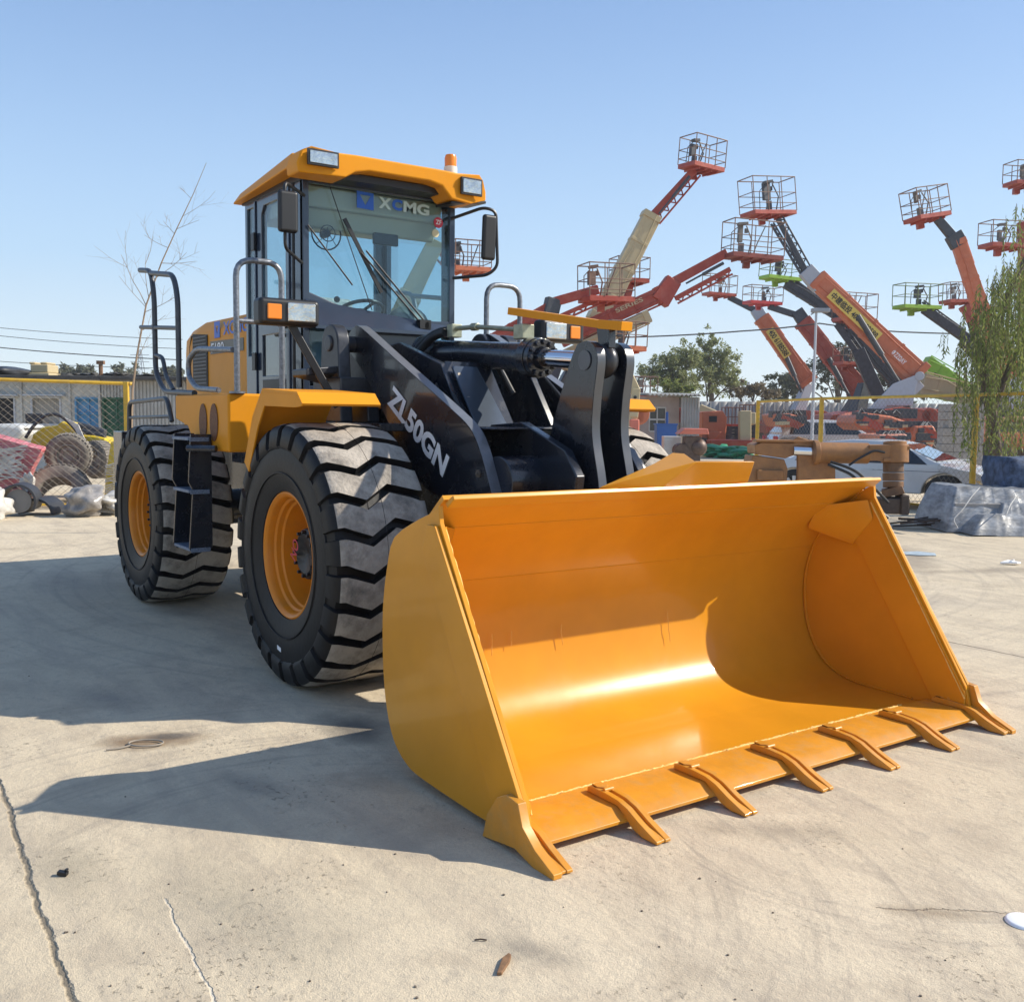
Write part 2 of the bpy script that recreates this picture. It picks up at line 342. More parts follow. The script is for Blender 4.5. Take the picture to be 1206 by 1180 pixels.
s.prism([C0, C1, C2, C3], (-.018, 0, .004))
s.prism([A_, P0_, P1_, P2_, C1], (-.012, .004, -.012)); s.prism([A_, C1, C0], (-.012, .004, -.012))
s.build('spill_guard', BUC, bucket, .004)
s = M(); s.prism([(2.50, -HW+.024, .066), (2.50, -HW+.024, .084), (2.735, -HW+.024, .082), (2.80, -HW+.024, .050), (2.80, -HW+.024, .036), (2.72, -HW+.024, .034), (2.5, -HW+.024, .036)], (0, 2*HW-.048, 0))
s.build('cutting_edge', EDGE, bucket, .002)
s = M()     # weld beads
yy = -HW+.03
pts = []
while yy < HW-.25:
    pts.append((2.497+rnd.uniform(-.003, .003), yy, .084+rnd.uniform(-.002, .002))); yy += .012
s.tube(pts, [.0045+rnd.uniform(-.0015, .0025) for _ in pts], 5)
for sg in (-1, 1):      # bright spatter along the front edges of the side plates
    for k in range(70):
        t_ = rnd.random(); s.ball((2.092+(2.735-2.092)*t_+rnd.uniform(.0, .006), sg*(HW-.011)+rnd.uniform(-.006, .006), 1.19+(.17-1.19)*t_), rnd.uniform(.0015, .004), 2)
    s.tube([(2.092+(2.735-2.092)*t_/40, sg*(HW-.036)+rnd.uniform(-.002, .002), 1.17+(.14-1.17)*t_/40) for t_ in range(41)], [.003+rnd.uniform(-.001, .0025) for _ in range(41)], 5)
for y0 in (-.92, -.80, -.48, .28):
    k_ = rnd.randint(3, 6); s.tube([(line[i][0]+.023, y0+rnd.uniform(-.004, .004), line[i][1]+.002) for i in range(22, 22+k_)], .0022, 4)
s.mi = 1
for sg in (-1, 1):
    s.tube([(x+.012, sg*(HW-.026), z+.006) for x, z in line[3:46]], .007, 5)
s.tube([(1.925, y, 1.155) for y in (-1.47, 1.47)], .004, 5); s.tube([(1.668, y, .862) for y in (-1.47, 1.47)], .005, 5)
s.build('weld_bead', [WELD, BUC], bucket)
for sg in (-1, 1):
    s = M()
    q = [(1.86, sg*1.29, 1.115), (2.06, sg*1.475, 1.16), (2.10, sg*1.475, 1.05), (1.97, sg*1.475, .90), (1.77, sg*1.30, .99)]
    s.prism(q, (.02, -sg*.02, .03))
    s.build('corner_gusset', BUC, bucket, .012, seg=3)
def tooth(y, corner=0):
    m = M(); w = .038
    top = [(2.545, .085), (2.55, .108), (2.585, .114), (2.66, .114), (2.74, .108), (2.80, .092), (2.87, .058), (2.975, .016), (2.975, .004), (2.89, .004), (2.83, .022), (2.80, .046), (2.74, .0835)]
    for (a, bb) in ((-w, -.009), (.009, w)): m.prism([(x, y+a, z) for x, z in top], (0, bb-a, 0))
    m.prism([(x-.004 if x > 2.96 else x, y-.0095, z-.014 if (z > .03 and i < 9) else z) for i, (x, z) in enumerate(top)], (0, .019, 0))
    m.cyl((2.64, y-.026, .115), (2.64, y+.026, .115), .010, n=8)
    m.prism([(2.56, y-.024, .1125), (2.60, y-.030, .1135), (2.64, y, .1140), (2.60, y+.030, .1135), (2.56, y+.024, .1125)], (0, 0, .007))
    if corner:
        sg = corner; yo = y
        m.prism([(2.53, yo+sg*.020, .03), (2.55, yo+sg*.020, .10), (2.62, yo+sg*.020, .19), (2.68, yo+sg*.020, .22), (2.76, yo+sg*.020, .21), (2.79, yo+sg*.020, .13), (2.87, yo+sg*.020, .070), (2.985, yo+sg*.020, .020), (2.985, yo+sg*.020, .0), (2.86, yo+sg*.020, .0), (2.74, yo+sg*.020, .03), (2.52, yo+sg*.020, -.0)], (0, sg*.040, 0))
    return m.build('tooth', EDGE, bucket, .004)
for i in range(1, 6): tooth(-HW+.5*i)
tooth(-HW+.012, -1); tooth(HW-.012, 1)
# ---- front frame
f = M()
for sg in (-1, 1):
    y = sg*.36
    f.prism([(-.95, y, 1.05), (-.98, y, 1.95), (-.80, y, 2.10), (-.35, y, 2.14), (.20, y, 1.98), (.62, y, 1.40), (.70, y, .95), (.45, y, .55), (-.6, y, .55)], (0, -sg*.05, 0))
f.bb((-.9, -.31, .60), (.45, .31, .95)); f.bb((-.95, -.55, .75), (-.75, .55, 1.7))
f.prism([(.18, -.32, 2.0), (.18, .02, 2.0), (.63, .02, 1.40), (.63, -.32, 1.40)], (-.03, 0, -.03))
f.cyl((-.0, -1.0, .8), (0, 1.0, .8), .16, n=20); f.ball((0, 0, .8), .32, 10)
f.bb((-1.6, -.35, .6), (-.9, .35, 1.2))
f.bb((-.5, -.75, 1.55), (.12, .75, 1.60))
f.build('front_frame', NAVY, LD, .006)
f = M()
f.prism([(.245, -.31, 1.955), (.245, -.12, 1.955), (.60, -.06, 1.49), (.60, -.31, 1.49)], (.012, 0, .012))
f.build('frame_sky_reflection', mat('navy_reflection_tone', (.07, .09, .12), .25, metal=.5, var=.2), LD, .004)  # sky reflection on the sloped front wall, painted as a paler panel
# boom pivots: rounded double lugs
for sg in (-1, 1):
    f = M()
    for yo in (.50, .70):
        y = sg*yo; pr = [(-.62-.13*cos(t), 2.13+.13*sin(t)) for t in [pi*i/12 for i in range(13)]]
        f.prism([(x, y-.045, z) for x, z in pr]+[(-.44, y-.045, 1.60), (-.80, y-.045, 1.60)], (0, .09, 0))
    f.cyl((-.62, sg*.42, 2.13), (-.62, sg*.76, 2.13), .055, n=20)
    f.bb((-.86, sg*.40, 1.72), (-.42, sg*.76, 1.90))
    f.prism([(-.50, sg*.72, 1.98), (-.46, sg*.98, 1.95), (-.70, sg*.98, 1.95), (-.75, sg*.72, 1.90)], (0, 0, -.05))
    f.build('boom_pivot', mat('worn_navy', (.045, .048, .056), .32, metal=.3, var=.3, vs=20), LD, .012, seg=3)
# ---- boom arms
armo = [(-.70, 2.10), (-.68, 2.20), (-.60, 2.245), (-.50, 2.235), (-.02, 2.01), (.36, 1.835), (.66, 1.695), (.87, 1.585), (.98, 1.46), (1.09, 1.25), (1.24, .95), (1.40, .70), (1.50, .52), (1.52, .38), (1.44, .30), (1.32, .36), (1.12, .60), (.85, .93), (.62, 1.15), (.42, 1.19), (.13, 1.35), (-.07, 1.57), (-.31, 1.80), (-.52, 1.98)]
for sg in (-1, 1):
    m = M(); sm = smooth_line(armo+[armo[0]], 3)[:-1]
    yo = sg*.57; m.prism([(x, yo, z) for x, z in sm], (0, -sg*.075, 0)); m.mi = 1
    ed = smooth_line(armo[2:12], 4)
    m.shell([(x, yo-sg*.003, z+.001) for x, z in (ed if sg < 0 else ed)], (0, -sg*.069, 0), -.003 if sg < 0 else .003)
    arm = m.build('boom_arm', [NAVY, NAVE], LD, 0, 40)
    if sg < 0:
        o = V((-.115, -.5735, 1.725)); e = V((.535, -.5735, 1.315))
        xd = (e-o).normalized(); yd = V((-xd.z, 0, xd.x)); text_mesh('ZL50GN', 'lettering', WHT, arm, o, xd, yd, (e-o).length+.06, .150, .001, .042)
    else:
        hd = M()
        for q in ((.45, 1.76), (.60, 1.63), (.62, 1.50)): hd.cyl((q[0], .49, q[1]), (q[0], .48, q[1]), .012, n=8)
        hd.build('bolt', CHR, arm)
    gn = M()
    for (x, z) in ((-.60, 2.12), (.98, 1.33)): gn.cyl((x, yo+sg*.001, z), (x, yo+sg*.012, z), .022, n=12); gn.cyl((x, yo+sg*.012, z), (x, yo+sg*.022, z), .009, n=8)
    gn.build('grease_fitting', BRZ, arm)
m = M()     # cross members
m.cyl((1.06, -.50, 1.28), (1.06, .50, 1.28), .15, n=28)
m.bb((.50, -.49, 1.22), (.54, .49, 1.575)); m.bb((.505, -.49, 1.575), (1.02, .49, 1.59))
for y in (-.20, .26): m.prism([(.62, y, 1.60), (.95, y, 1.62), (1.36, y, 1.47), (1.47, y, 1.33), (1.45, y, 1.18), (1.30, y, 1.10), (.70, y, 1.12)], (0, -.06, 0))
m.build('boom_cross_tube', NAVY, LD, .015, seg=3)
m = M(); m.prism([(.5435, -.48, 1.25), (.5435, -.22, 1.25), (.5435, -.26, 1.57), (.5435, -.48, 1.57)], (.006, 0, 0)); m.prism([(.5435, .02, 1.42), (.5435, .28, 1.42), (.5435, .28, 1.57), (.5435, .02, 1.57)], (.006, 0, 0)); m.build('cross_plate_reflection', MATS['navy_reflection_tone'], LD, .002)  # paler panels put the cross plate's reflection into the colour
# ---- bell crank (two plates) and tilt cylinder
def crank(y, t):
    m = M(); c = []
    P = [(1.30, 2.055), (1.385, 2.07), (1.455, 2.03), (1.475, 1.95), (1.445, 1.75), (1.44, 1.55), (1.50, 1.30), (1.53, 1.05), (1.50, .80), (1.42, .72), (1.34, .78), (1.24, 1.05), (1.10, 1.24), (1.04, 1.38), (1.07, 1.56), (1.14, 1.74), (1.245, 1.97)]
    sm = smooth_line(P+[P[0]], 4)[:-1]
    m.prism([(x, y, z) for x, z in sm], (0, t, 0)); m.mi = 1
    ed = smooth_line(P[2:9], 5); m.shell([(x+.0008, y+.002, z) for x, z in ed], (0, t-.004, 0), -.003)
    return m
m = crank(-.135, .06); m.cyl((1.37, -.142, 1.965), (1.37, -.13, 1.965), .055, n=24); m.build('bell_crank', [NAVY, mat('dark_steel_edge', (.10, .105, .115), .3, metal=.5, var=.15)], LD, 0, 40)
m = crank(.075, .06); m.build('bell_crank', [NAVY, MATS['dark_steel_edge']], LD, 0, 40)
m = M(); m.ball((1.37, 0, 1.965), .098, 14, (1, .72, 1)); m.cyl((1.37, -.13, 1.965), (1.37, .13, 1.965), .04, n=16); m.build('rod_eye', MATS['worn_navy'], LD)
A0, A1 = V((-.62, 0, 2.105)), V((1.33, 0, 1.968)); ax = (A1-A0).normalized()
cy = M(); cy.cyl(A0, A0+ax*1.34, .088, n=32); cy.ball(A0, .12, 10, (1, .8, 1)); cy.cyl(A0+ax*.02, A0+ax*.10, .098, n=32)
cy.cyl(A0+ax*1.30, A0+ax*1.375, .122, n=36); cy.cyl(A0+ax*1.38, A0+ax*1.42, .117, n=36); cy.cyl(A0+ax*1.42, A0+ax*1.46, .07, .062, n=28)
a = ax.cross(V((0, 0, 1))).normalized(); bz = a.cross(ax)
for k in range(12):
    t = 2*pi*k/12; q = A0+.097*(cos(t)*a+sin(t)*bz); cy.cyl(q+ax*1.415, q+ax*1.44, .017, n=6)
cyl = cy.build('tilt_cylinder', NAVY, LD, .003)
m = M(); m.cyl(A0+ax*1.40, A1, .052, n=32); m.build('rod', CHR, cyl)
m = M(); p0 = A0+V((.30, -.02, .16)); 
m.tube([(-.20, -.03, 2.24), (.10, -.03, 2.235), (.62, -.03, 2.185)], .016, 10); m.box((-.17, -.03, 2.225), (.07, .08, .09)); m.box((.64, -.03, 2.17), (.10, .09, .09)); m.cyl((.05, -.03, 2.237), (.12, -.03, 2.234), .026, n=10)
m.build('hydraulic_pipe', mat('zinc_fitting', (.36, .37, .27), .35, metal=.6, var=.25, vs=18), cyl, .006)
m = M()
m.tube([(-.22, -.03, 2.235), (-.38, -.04, 2.23), (-.55, -.10, 2.14), (-.60, -.16, 1.95), (-.55, -.20, 1.70)], .028, 12, .1); m.build('hose', BLK, LD); m = M()
m.tube([(-.22, -.075, 2.215), (-.36, -.10, 2.19), (-.48, -.16, 2.06), (-.50, -.22, 1.90), (-.46, -.24, 1.65)], .028, 12, .1); m.build('hose', BLK, LD); m = M()
m.tube([(-.05, .10, 2.12), (.1, .14, 2.0), (.2, .2, 1.8)], .022, 10, .1)
m.build('hose', BLK, LD)
for hp in ([(.10, -.22, 1.98), (.25, -.34, 1.86), (.46, -.36, 1.66), (.60, -.30, 1.50)], [(.05, -.26, 1.95), (.2, -.40, 1.80), (.40, -.42, 1.62), (.58, -.40, 1.60)], [(.30, .34, 1.95), (.55, .40, 1.72), (.80, .42, 1.60)]):
    m = M(); m.tube(hp, .014, 8, .1); m.build('hose', BLK, LD)
m = M()
for yb in (-.42, -.30, -.10, .10, .34): m.cyl((.545, yb, 1.53), (.558, yb, 1.53), .016, n=6)
for zb in (1.9, 1.75, 1.6): m.cyl((.28+(1.9-zb)*.75, -.28, zb), (.30+(1.9-zb)*.75, -.28, zb+.012), .014, n=6)
m.build('bolts', BRZ, LD)
# level plate over the rod
m = M(); m.bar((.47, .0, 2.31), (1.38, 0, 2.165), .07, .045); m.mi = 0; m.bar((1.36, 0, 2.168), (1.56, 0, 2.145), .08, .05)
lp = m.build('level_plate', YEL, LD, .003)
m = M(); m.bar((1.40, 0, 2.03), (1.385, 0, 2.155), .05, .085, .05, .11, up=(1, 0, 0)); m.build('bracket', NAVY, lp, .004)
# link below and lift cylinders
m = M(); m.bar((1.40, 0, .78), (1.54, 0, .72), .10, .12); m.build('bucket_link', NAVY, LD, .01)
for sg in (-1, 1):
    m = M(); m.cyl((-.35, sg*.45, .75), (.35, sg*.45, .95), .075, n=20); m.mi = 1; m.cyl((.35, sg*.45, .95), (.80, sg*.45, 1.08), .04, n=16); m.build('lift_cylinder', [NAVY, CHR], LD)
m = M(); m.tube([(1.0, -.62, .95), (.9, -.75, .98), (.75, -.78, 1.0)], .05, 12); m.build('axle_hose', BLK, LD)
# ---- fenders
for sg in (-1, 1):
    m = M()
    path = [(.335, 1.700), (.27, 1.762), (-.26, 1.79), (-.42, 1.62), (-.57, 1.33)]
    yo, yi = sg*1.36, sg*.86
    P = [V((x, yo, z)) for x, z in path]; wdt = V((0, yi-yo, 0))
    m.shell(P, wdt, .018 if sg < 0 else -.018)
    # outer down-turned lip
    out = [V((x, yo, z)) for x, z in path]; low = [V((.335, yo, 1.697)), V((.25, yo, 1.69)), V((-.23, yo, 1.70)), V((-.35, yo, 1.56)), V((-.51, yo, 1.28))]
    for i in range(4): m.prism([out[i], out[i+1], low[i+1], low[i]], (0, -sg*.012, 0))
    m.build('fender', YEL, LD, .004)
# ---- rear frame, tanks and platforms
f = M(); f.bb((-5.1, -.42, .75), (-1.5, .42, 1.35)); f.cyl((-3.3, -1.0, .8), (-3.3, 1.0, .8), .16, n=20); f.ball((-3.3, 0, .8), .30, 10)
f.bb((-1.75, -.42, .55), (-1.3, .42, 1.5)); f.bb((-5.45, -1.0, .85), (-5.1, 1.0, 1.45)); f.bb((-2.4, -.8, 1.25), (-1.25, .8, 1.38))
f.cyl((-2.3, 0, .62), (-.9, 0, .62), .07, n=14); f.bb((-2.2, -.75, 1.0), (-1.6, -.45, 1.25)); f.tube([(-1.5, -.5, 1.1), (-1.3, -.55, .95), (-1.0, -.5, .9)], .03, 8)
f.cyl((-1.9, -.6, .95), (-1.6, -.6, .95), .09, n=14)
f.build('rear_frame', NAVY, LD, .01)
for sg in (-1, 1):
    m = M()
    side = [(-1.13, 1.79), (-2.35, 1.79), (-2.35, 1.60), (-2.05, 1.55), (-1.85, 1.38), (-1.13, 1.38)]
    def fn(x, z): return (x, sg*1.27, z)
    # gentle chamfer at the front outer corner: two boxes meeting
    y0 = sg*1.27; y1 = sg*.68
    m.prism([(x, y0, z) for x, z in side], (0, y1-y0, 0))
    tk = m.build('side_tank', YEL, LD, .02, seg=3)
    for xc in (-1.42, -1.66):
        g = M(); el = [(xc+.085*cos(t), sg*1.2725, 1.585+.135*sin(t)) for t in [2*pi*i/28 for i in range(28)]]
        g.prism(el, (0, sg*.004, 0)); g.build('oval_vent', GRL, tk)
    # steps
    m = M(); xs = -1.50
    for (xa, xb) in ((-1.475, -1.46), (-1.86, -1.845)):
        m.prism([(xa, sg*1.28, 1.50), (xa, sg*1.28, .68), (xa, sg*1.42, .64), (xa, sg*1.45, .68), (xa, sg*1.42, 1.10), (xa, sg*1.45, 1.16), (xa, sg*1.43, 1.50)], (xb-xa, 0, 0))
    m.bb((-1.845, sg*1.285, .68), (-1.475, sg*1.293, 1.48)); m.cyl((-1.47, sg*1.45, 1.40), (-1.30, sg*1.30, 1.40), .025, n=10)
    st = m.build('boarding_steps', NAVY, LD, .004)
    for z in (1.455, 1.08, .66):
        t = M(); t.bb((-1.844, sg*1.29, z), (-1.476, sg*1.445, z+.022)); t.bb((-1.459, sg*1.30, z-.008), (-1.452, sg*1.44, z+.024)); t.build('tread', RIMB, st, .003)
# handrails (right side in full, mirrored on the left)
def rails(sg):
    Y = sg
    m = M(); m.tube([(-1.14, Y*1.20, 1.80), (-1.14, Y*1.20, 2.71), (-1.14, Y*.87, 2.71), (-1.14, Y*.87, 1.80)], .021, 12, .12); m.tube([(-1.14, Y*1.20, 2.29), (-1.14, Y*.87, 2.29)], .018, 10)
    for y in (1.20, .87): m.cyl((-1.14, Y*y, 1.79), (-1.14, Y*y, 1.805), .055, n=14)
    m.build('handrail', GALV, LD)
    m = M(); m.tube([(-1.16, Y*1.22, 2.09), (-1.86, Y*1.25, 2.13), (-2.06, Y*1.25, 2.05), (-2.06, Y*1.25, 1.93), (-1.88, Y*1.25, 1.835), (-1.38, Y*1.25, 1.815)], .020, 12, .10)
    m.build('handrail', GALV, LD)
    m = M(); m.tube([(-3.35, Y*1.25, 2.87), (-3.02, Y*1.25, 2.83), (-2.94, Y*1.25, 2.60), (-2.94, Y*1.25, 1.98), (-2.70, Y*1.25, 1.82), (-1.92, Y*1.25, 1.80)], .022, 12, .10)
    m.tube([(-3.02, Y*1.25, 2.81), (-2.40, Y*1.25, 2.73), (-2.30, Y*1.25, 2.55), (-2.30, Y*1.25, 1.85)], .022, 12, .12)
    m.tube([(-3.36, Y*1.25, 2.385), (-2.30, Y*1.25, 2.31)], .018, 10)
    m.tube([(-2.95, Y*1.25, 2.13), (-2.72, Y*1.25, 2.10), (-2.66, Y*1.25, 1.95), (-2.45, Y*1.25, 1.83)], .018, 10, .08)
    m.build('handrail', DTUBE, LD)
    m = M(); m.tube([(-4.02, Y*1.2, 1.45), (-3.99, Y*1.2, 1.74), (-2.80, Y*1.2, 1.77), (-2.68, Y*1.2, 1.58)], .020, 12, .08); m.tube([(-3.99, Y*1.2, 1.60), (-2.70, Y*1.2, 1.62)], .014, 8)
    m.build('rear_guard_rail', DTUBE, LD)
rails(-1); rails(1)
# ---- engine hood
m = M()
sec = [(-.50, 1.55), (-.50, 2.42), (-.42, 2.53), (.42, 2.53), (.50, 2.42), (.50, 1.55)]
rows = []
for x, k, dz in ((-2.45, 1.0, 0), (-4.15, 1.0, 0), (-4.62, .93, -.05), (-4.86, .80, -.16)):
    rows.append([V((x, y*k, z if z < 2 else z+dz)) for y, z in sec])
m.strip(rows); m.add([rows[-1][i] for i in range(6)], [(0, 1, 2, 3, 4, 5)]); m.add([rows[0][i] for i in range(6)], [(5, 4, 3, 2, 1, 0)])
m.bb((-4.9, -.42, 1.5), (-2.45, .42, 1.56))
hood = m.build('engine_hood', YEL, LD, .015, seg=3)
for sg in (-1, 1):
    g = M(); g.prism([(-4.30, sg*.502, 1.90), (-3.86, sg*.502, 1.88), (-3.86, sg*.502, 2.39), (-4.30, sg*.502, 2.42)], (0, sg*.006, 0)); g.build('grille', mat('dark_mesh', (.025, .022, .02), .6, var=.7, vs=70, bump=1, bs=90), hood)
    g = M()
    for k in range(14): g.bb((-4.27, sg*.5085, 1.93+k*.034), (-3.89, sg*.512, 1.942+k*.034))
    g.build('grille_slat', mat('slat_grey', (.10, .10, .10), .5), hood)
    g = M(); g.tube([(-4.37, sg*.49, 1.95), (-4.48, sg*.475, 2.02), (-4.50, sg*.47, 2.30), (-4.40, sg*.485, 2.40), (-4.34, sg*.50, 2.40)], .008, 6); g.build('panel_seam', BLK, hood)
    g = M(); g.prism([(-3.78, sg*.502, 2.20), (-2.9, sg*.502, 2.20), (-2.9, sg*.502, 2.31), (-3.78, sg*.502, 2.32)], (0, sg*.003, 0)); g.build('decal_strip', mat('decal_dark', (.08, .07, .05), .4), hood)
xd = (1, 0, 0)
text_mesh('XCMG', 'decal', BLU, hood, (-3.42, -.5025, 2.36), xd, (0, 0, 1), .62, .12, .002, .02)
g = M(); q = lambda a, b: (-3.66+a, -.503, 2.345+b)
g.panel([(0, 0), (.15, 0), (.15, .15), (0, .15)], [[(.035, .11), (.075, .035), (.115, .11)]], q, (0, -.003, 0)); g.build('emblem', BLU, hood)
text_mesh('F180', 'decal_number', WHT, hood, (-3.74, -.505, 2.215), xd, (0, 0, 1), .34, .085, .003, .01)
m = M(); m.cyl((-3.9, .15, 2.52), (-3.9, .15, 2.78), .06, n=16); m.cyl((-3.4, -.1, 2.52), (-3.4, -.1, 2.62), .10, n=18); m.build('exhaust_pipe', BLK, LD)
# ---- cab
cab = M()
CY = .65; XF, XB = -1.27, -2.44; ZB, ZT = 1.40, 3.40
def side(sg):
    y = sg*CY
    outer = [(XB, ZB+.35), (-1.9, ZB), (XF, ZB), (XF, ZT), (XB, ZT)]
    holes = [[(XB+.05, 2.12), (-2.25, 2.12), (-2.25, 3.30), (XB+.05, 3.30)], [(-2.08, 2.36), (-1.60, 2.36), (-1.60, 3.28), (-2.03, 3.28), (-2.08, 3.22)], [(-2.08, 1.95), (-1.60, 1.95), (-1.60, 2.27), (-2.08, 2.27)]]
    if sg > 0: holes = [[(-2.34, 2.12), (-1.40, 2.12), (-1.40, 3.30), (-2.34, 3.30)]]
    cab.panel(outer, holes, lambda x, z: (x, y, z), (0, -sg*.05, 0))
for sg in (-1, 1): side(sg)
bow = lambda y: XF+.10*(1-(y/CY)**2)
# front wall: hole for windshield and two lower corner panes
zf = lambda y: 2.52 if y < -.6 else 2.52
outer = [(-CY, ZB), (CY, ZB), (CY, ZT), (-CY, ZT)]
hw = [(-.605, 2.545), (-.16, 2.40), (.16, 2.385), (.605, 2.40), (.605, 3.33), (-.605, 3.33)]
hl = [(-.605, 1.86), (-.36, 1.86), (-.36, 2.28), (-.605, 2.36)]; hr = [(.36, 1.86), (.605, 1.86), (.605, 2.28), (.36, 2.25)]
cab.panel(outer, [hw, hl, hr], lambda y, z: (XF-.002, y, z), (-.05, 0, 0))
cab.panel([(-CY+.05, ZB+.35), (CY-.05, ZB+.35), (CY-.05, ZT), (-CY+.05, ZT)], [[(-.58, 2.22), (.52, 2.22), (.52, 3.2), (-.58, 3.2)]], lambda y, z: (XB+.002, y, z), (.05, 0, 0))
cab.bb((XB+.05, -CY+.05, 1.70), (XF-.05, CY-.05, 1.78))
# cowl plates below the windshield
cab.prism([(XF, -.64, 2.50), (XF, .64, 2.36), (XF+.10, .60, 2.30), (XF+.10, -.60, 2.30)], (0, 0, -.03))
# door frame strips and hinges
for x in (-2.20, -1.52): cab.bb((x-.012, -CY-.012, 1.55), (x+.012, -CY, 3.34))
cabo = cab.build('cab', CABM, LD, .008)
m = M(); m.bb((-2.06, -CY-.010, 1.62), (-1.62, -CY-.001, 1.92)); m.mi = 0
m.build('door_trim', BLK, cabo, .004)
for z in (2.95, 2.0): m = M(); m.bb((-2.24, -CY-.03, z), (-2.17, -CY-.012, z+.14)); m.build('hinge', BLK, cabo, .004)
m = M()
m.cyl((-1.66, -CY-.02, 2.32), (-1.56, -CY-.03, 2.32), .02, n=10); m.build('door_handle', BLK, cabo, .004)
m = M(); m.tube([(XF-.09, -CY-.035, 1.75), (XF-.09, -CY-.035, 3.33)], .012, 8); m.build('grab_bar', BLK, cabo)
def pane(name, pts, off, mt=GLS):
    m = M(); m.prism(pts, off); return m.build(name, mt, cabo)
pane('windshield', [(XF-.022, y, z) for y, z in [(-.615, 2.535), (-.16, 2.39), (.16, 2.375), (.615, 2.39), (.615, 3.34), (-.615, 3.34)]], (.006, 0, 0))
pane('lower_front_window', [(XF-.022, y, z) for y, z in [(-.615, 1.85), (-.35, 1.85), (-.35, 2.29), (-.615, 2.37)]], (.006, 0, 0))
pane('lower_front_window', [(XF-.022, y, z) for y, z in [(.35, 1.85), (.615, 1.85), (.615, 2.29), (.35, 2.26)]], (.006, 0, 0))
pane('side_window', [(x, CY-.015, z) for x, z in [(-2.35, 2.11), (-1.39, 2.11), (-1.39, 3.31), (-2.35, 3.31)]], (0, -.006, 0))
for sg in (-1,):
    yy = sg*(CY-.015)
    pane('door_window', [(x, yy, z) for x, z in [(-2.09, 2.35), (-1.59, 2.35), (-1.59, 3.29), (-2.09, 3.29)]], (0, -sg*.006, 0))
    pane('lower_door_window', [(x, yy, z) for x, z in [(-2.09, 1.94), (-1.59, 1.94), (-1.59, 2.28), (-2.09, 2.28)]], (0, -sg*.006, 0), GLD)
    pane('quarter_window', [(x, yy, z) for x, z in [(XB+.04, 2.11), (-2.24, 2.11), (-2.24, 3.31), (XB+.04, 3.31)]], (0, -sg*.006, 0))
pane('rear_window', [(XB+.02, y, z) for y, z in [(-.59, 2.21), (.53, 2.21), (.53, 3.21), (-.59, 3.21)]], (.006, 0, 0))
# roof with drooping visor
m = M()
fr = [(-.79, 3.40), (-.76, 3.49), (-.70, 3.515), (-.50, 3.50), (-.36, 3.505), (.36, 3.505), (.50, 3.50), (.70, 3.515), (.76, 3.49), (.79, 3.40), (.79, 3.335), (.62, 3.285), (.44, 3.30), (.36, 3.385), (.25, 3.405), (-.25, 3.405), (-.36, 3.385), (-.44, 3.335), (-.78, 3.335)]
bk = [(y*.93, z+(-.03 if z < 3.45 else -.02) if z >= 3.40 else z) for y, z in fr]
m.add([V((-.985+(-.05 if abs(y) > .74 else 0), y, z)) for y, z in fr]+[V((-1.24, y, z)) for y, z in fr], [tuple(range(19)), tuple(range(19, 38))[::-1]]+[(i, (i+1) % 19, 19+(i+1) % 19, 19+i) for i in range(19)])
ro = [(-1.2, .79), (-2.52, .71)]
m.add([V((-1.20, -.785, 3.40)), V((-1.20, .785, 3.40)), V((-2.54, .72, 3.36)), V((-2.54, -.72, 3.36)), V((-1.20, -.76, 3.505)), V((-1.20, .76, 3.505)), V((-2.50, .66, 3.455)), V((-2.50, -.66, 3.455))], [(0, 1, 2, 3), (7, 6, 5, 4), (0, 4, 5, 1), (1, 5, 6, 2), (2, 6, 7, 3), (3, 7, 4, 0)])
m.build('roof', YEL, cabo, .015, seg=3)
m = M(); m.bb((-2.48, -.66, 3.345), (-1.10, .66, 3.399)); m.prism([(-1.02, .78, 3.33), (-1.02, .46, 3.29), (-1.26, .46, 3.30), (-1.26, .76, 3.33)], (0, 0, -.02)); m.build('roof_seal', BLK, cabo, .004)
m = M(); m.bb((-2.38, -.58, 3.05), (-1.35, -.20, 3.34)) if False else None
m.bb((-2.38, -.58, 3.18), (-1.36, .58, 3.34)); m.prism([(-1.36, -.58, 3.34), (-1.36, .58, 3.34), (-1.48, .58, 3.05), (-1.48, -.58, 3.05)], (-.05, 0, 0)); m.build('headliner', BEIGE, cabo, .02)
def lamp(y0, y1, z0, z1, x=-.985):
    m = M(); m.bb((x-.01, y0, z0), (x+.012, y1, z1)); m.mi = 1; m.bb((x+.0125, y0+.014, z0+.014), (x+.018, y1-.014, z1-.014)); return m.build('roof_light', [BLK, LENS], cabo, .006)
lamp(-.735, -.50, 3.385, 3.495); lamp(.52, .71, 3.345, 3.475, -.98)
m = M(); m.lathe([(.0001, 0), (.052, 0), (.052, .075), (.0001, .075)], (-1.10, .50, 3.49), (0, 0, 1), 20); m.mi = 1; m.lathe([(.0001, .075), (.046, .075), (.047, .14), (.040, .165), (.0001, .172)], (-1.10, .50, 3.49), (0, 0, 1), 20); m.build('beacon', [mat('beacon_base', (.75, .72, .62), .4), AMB], cabo, .003)
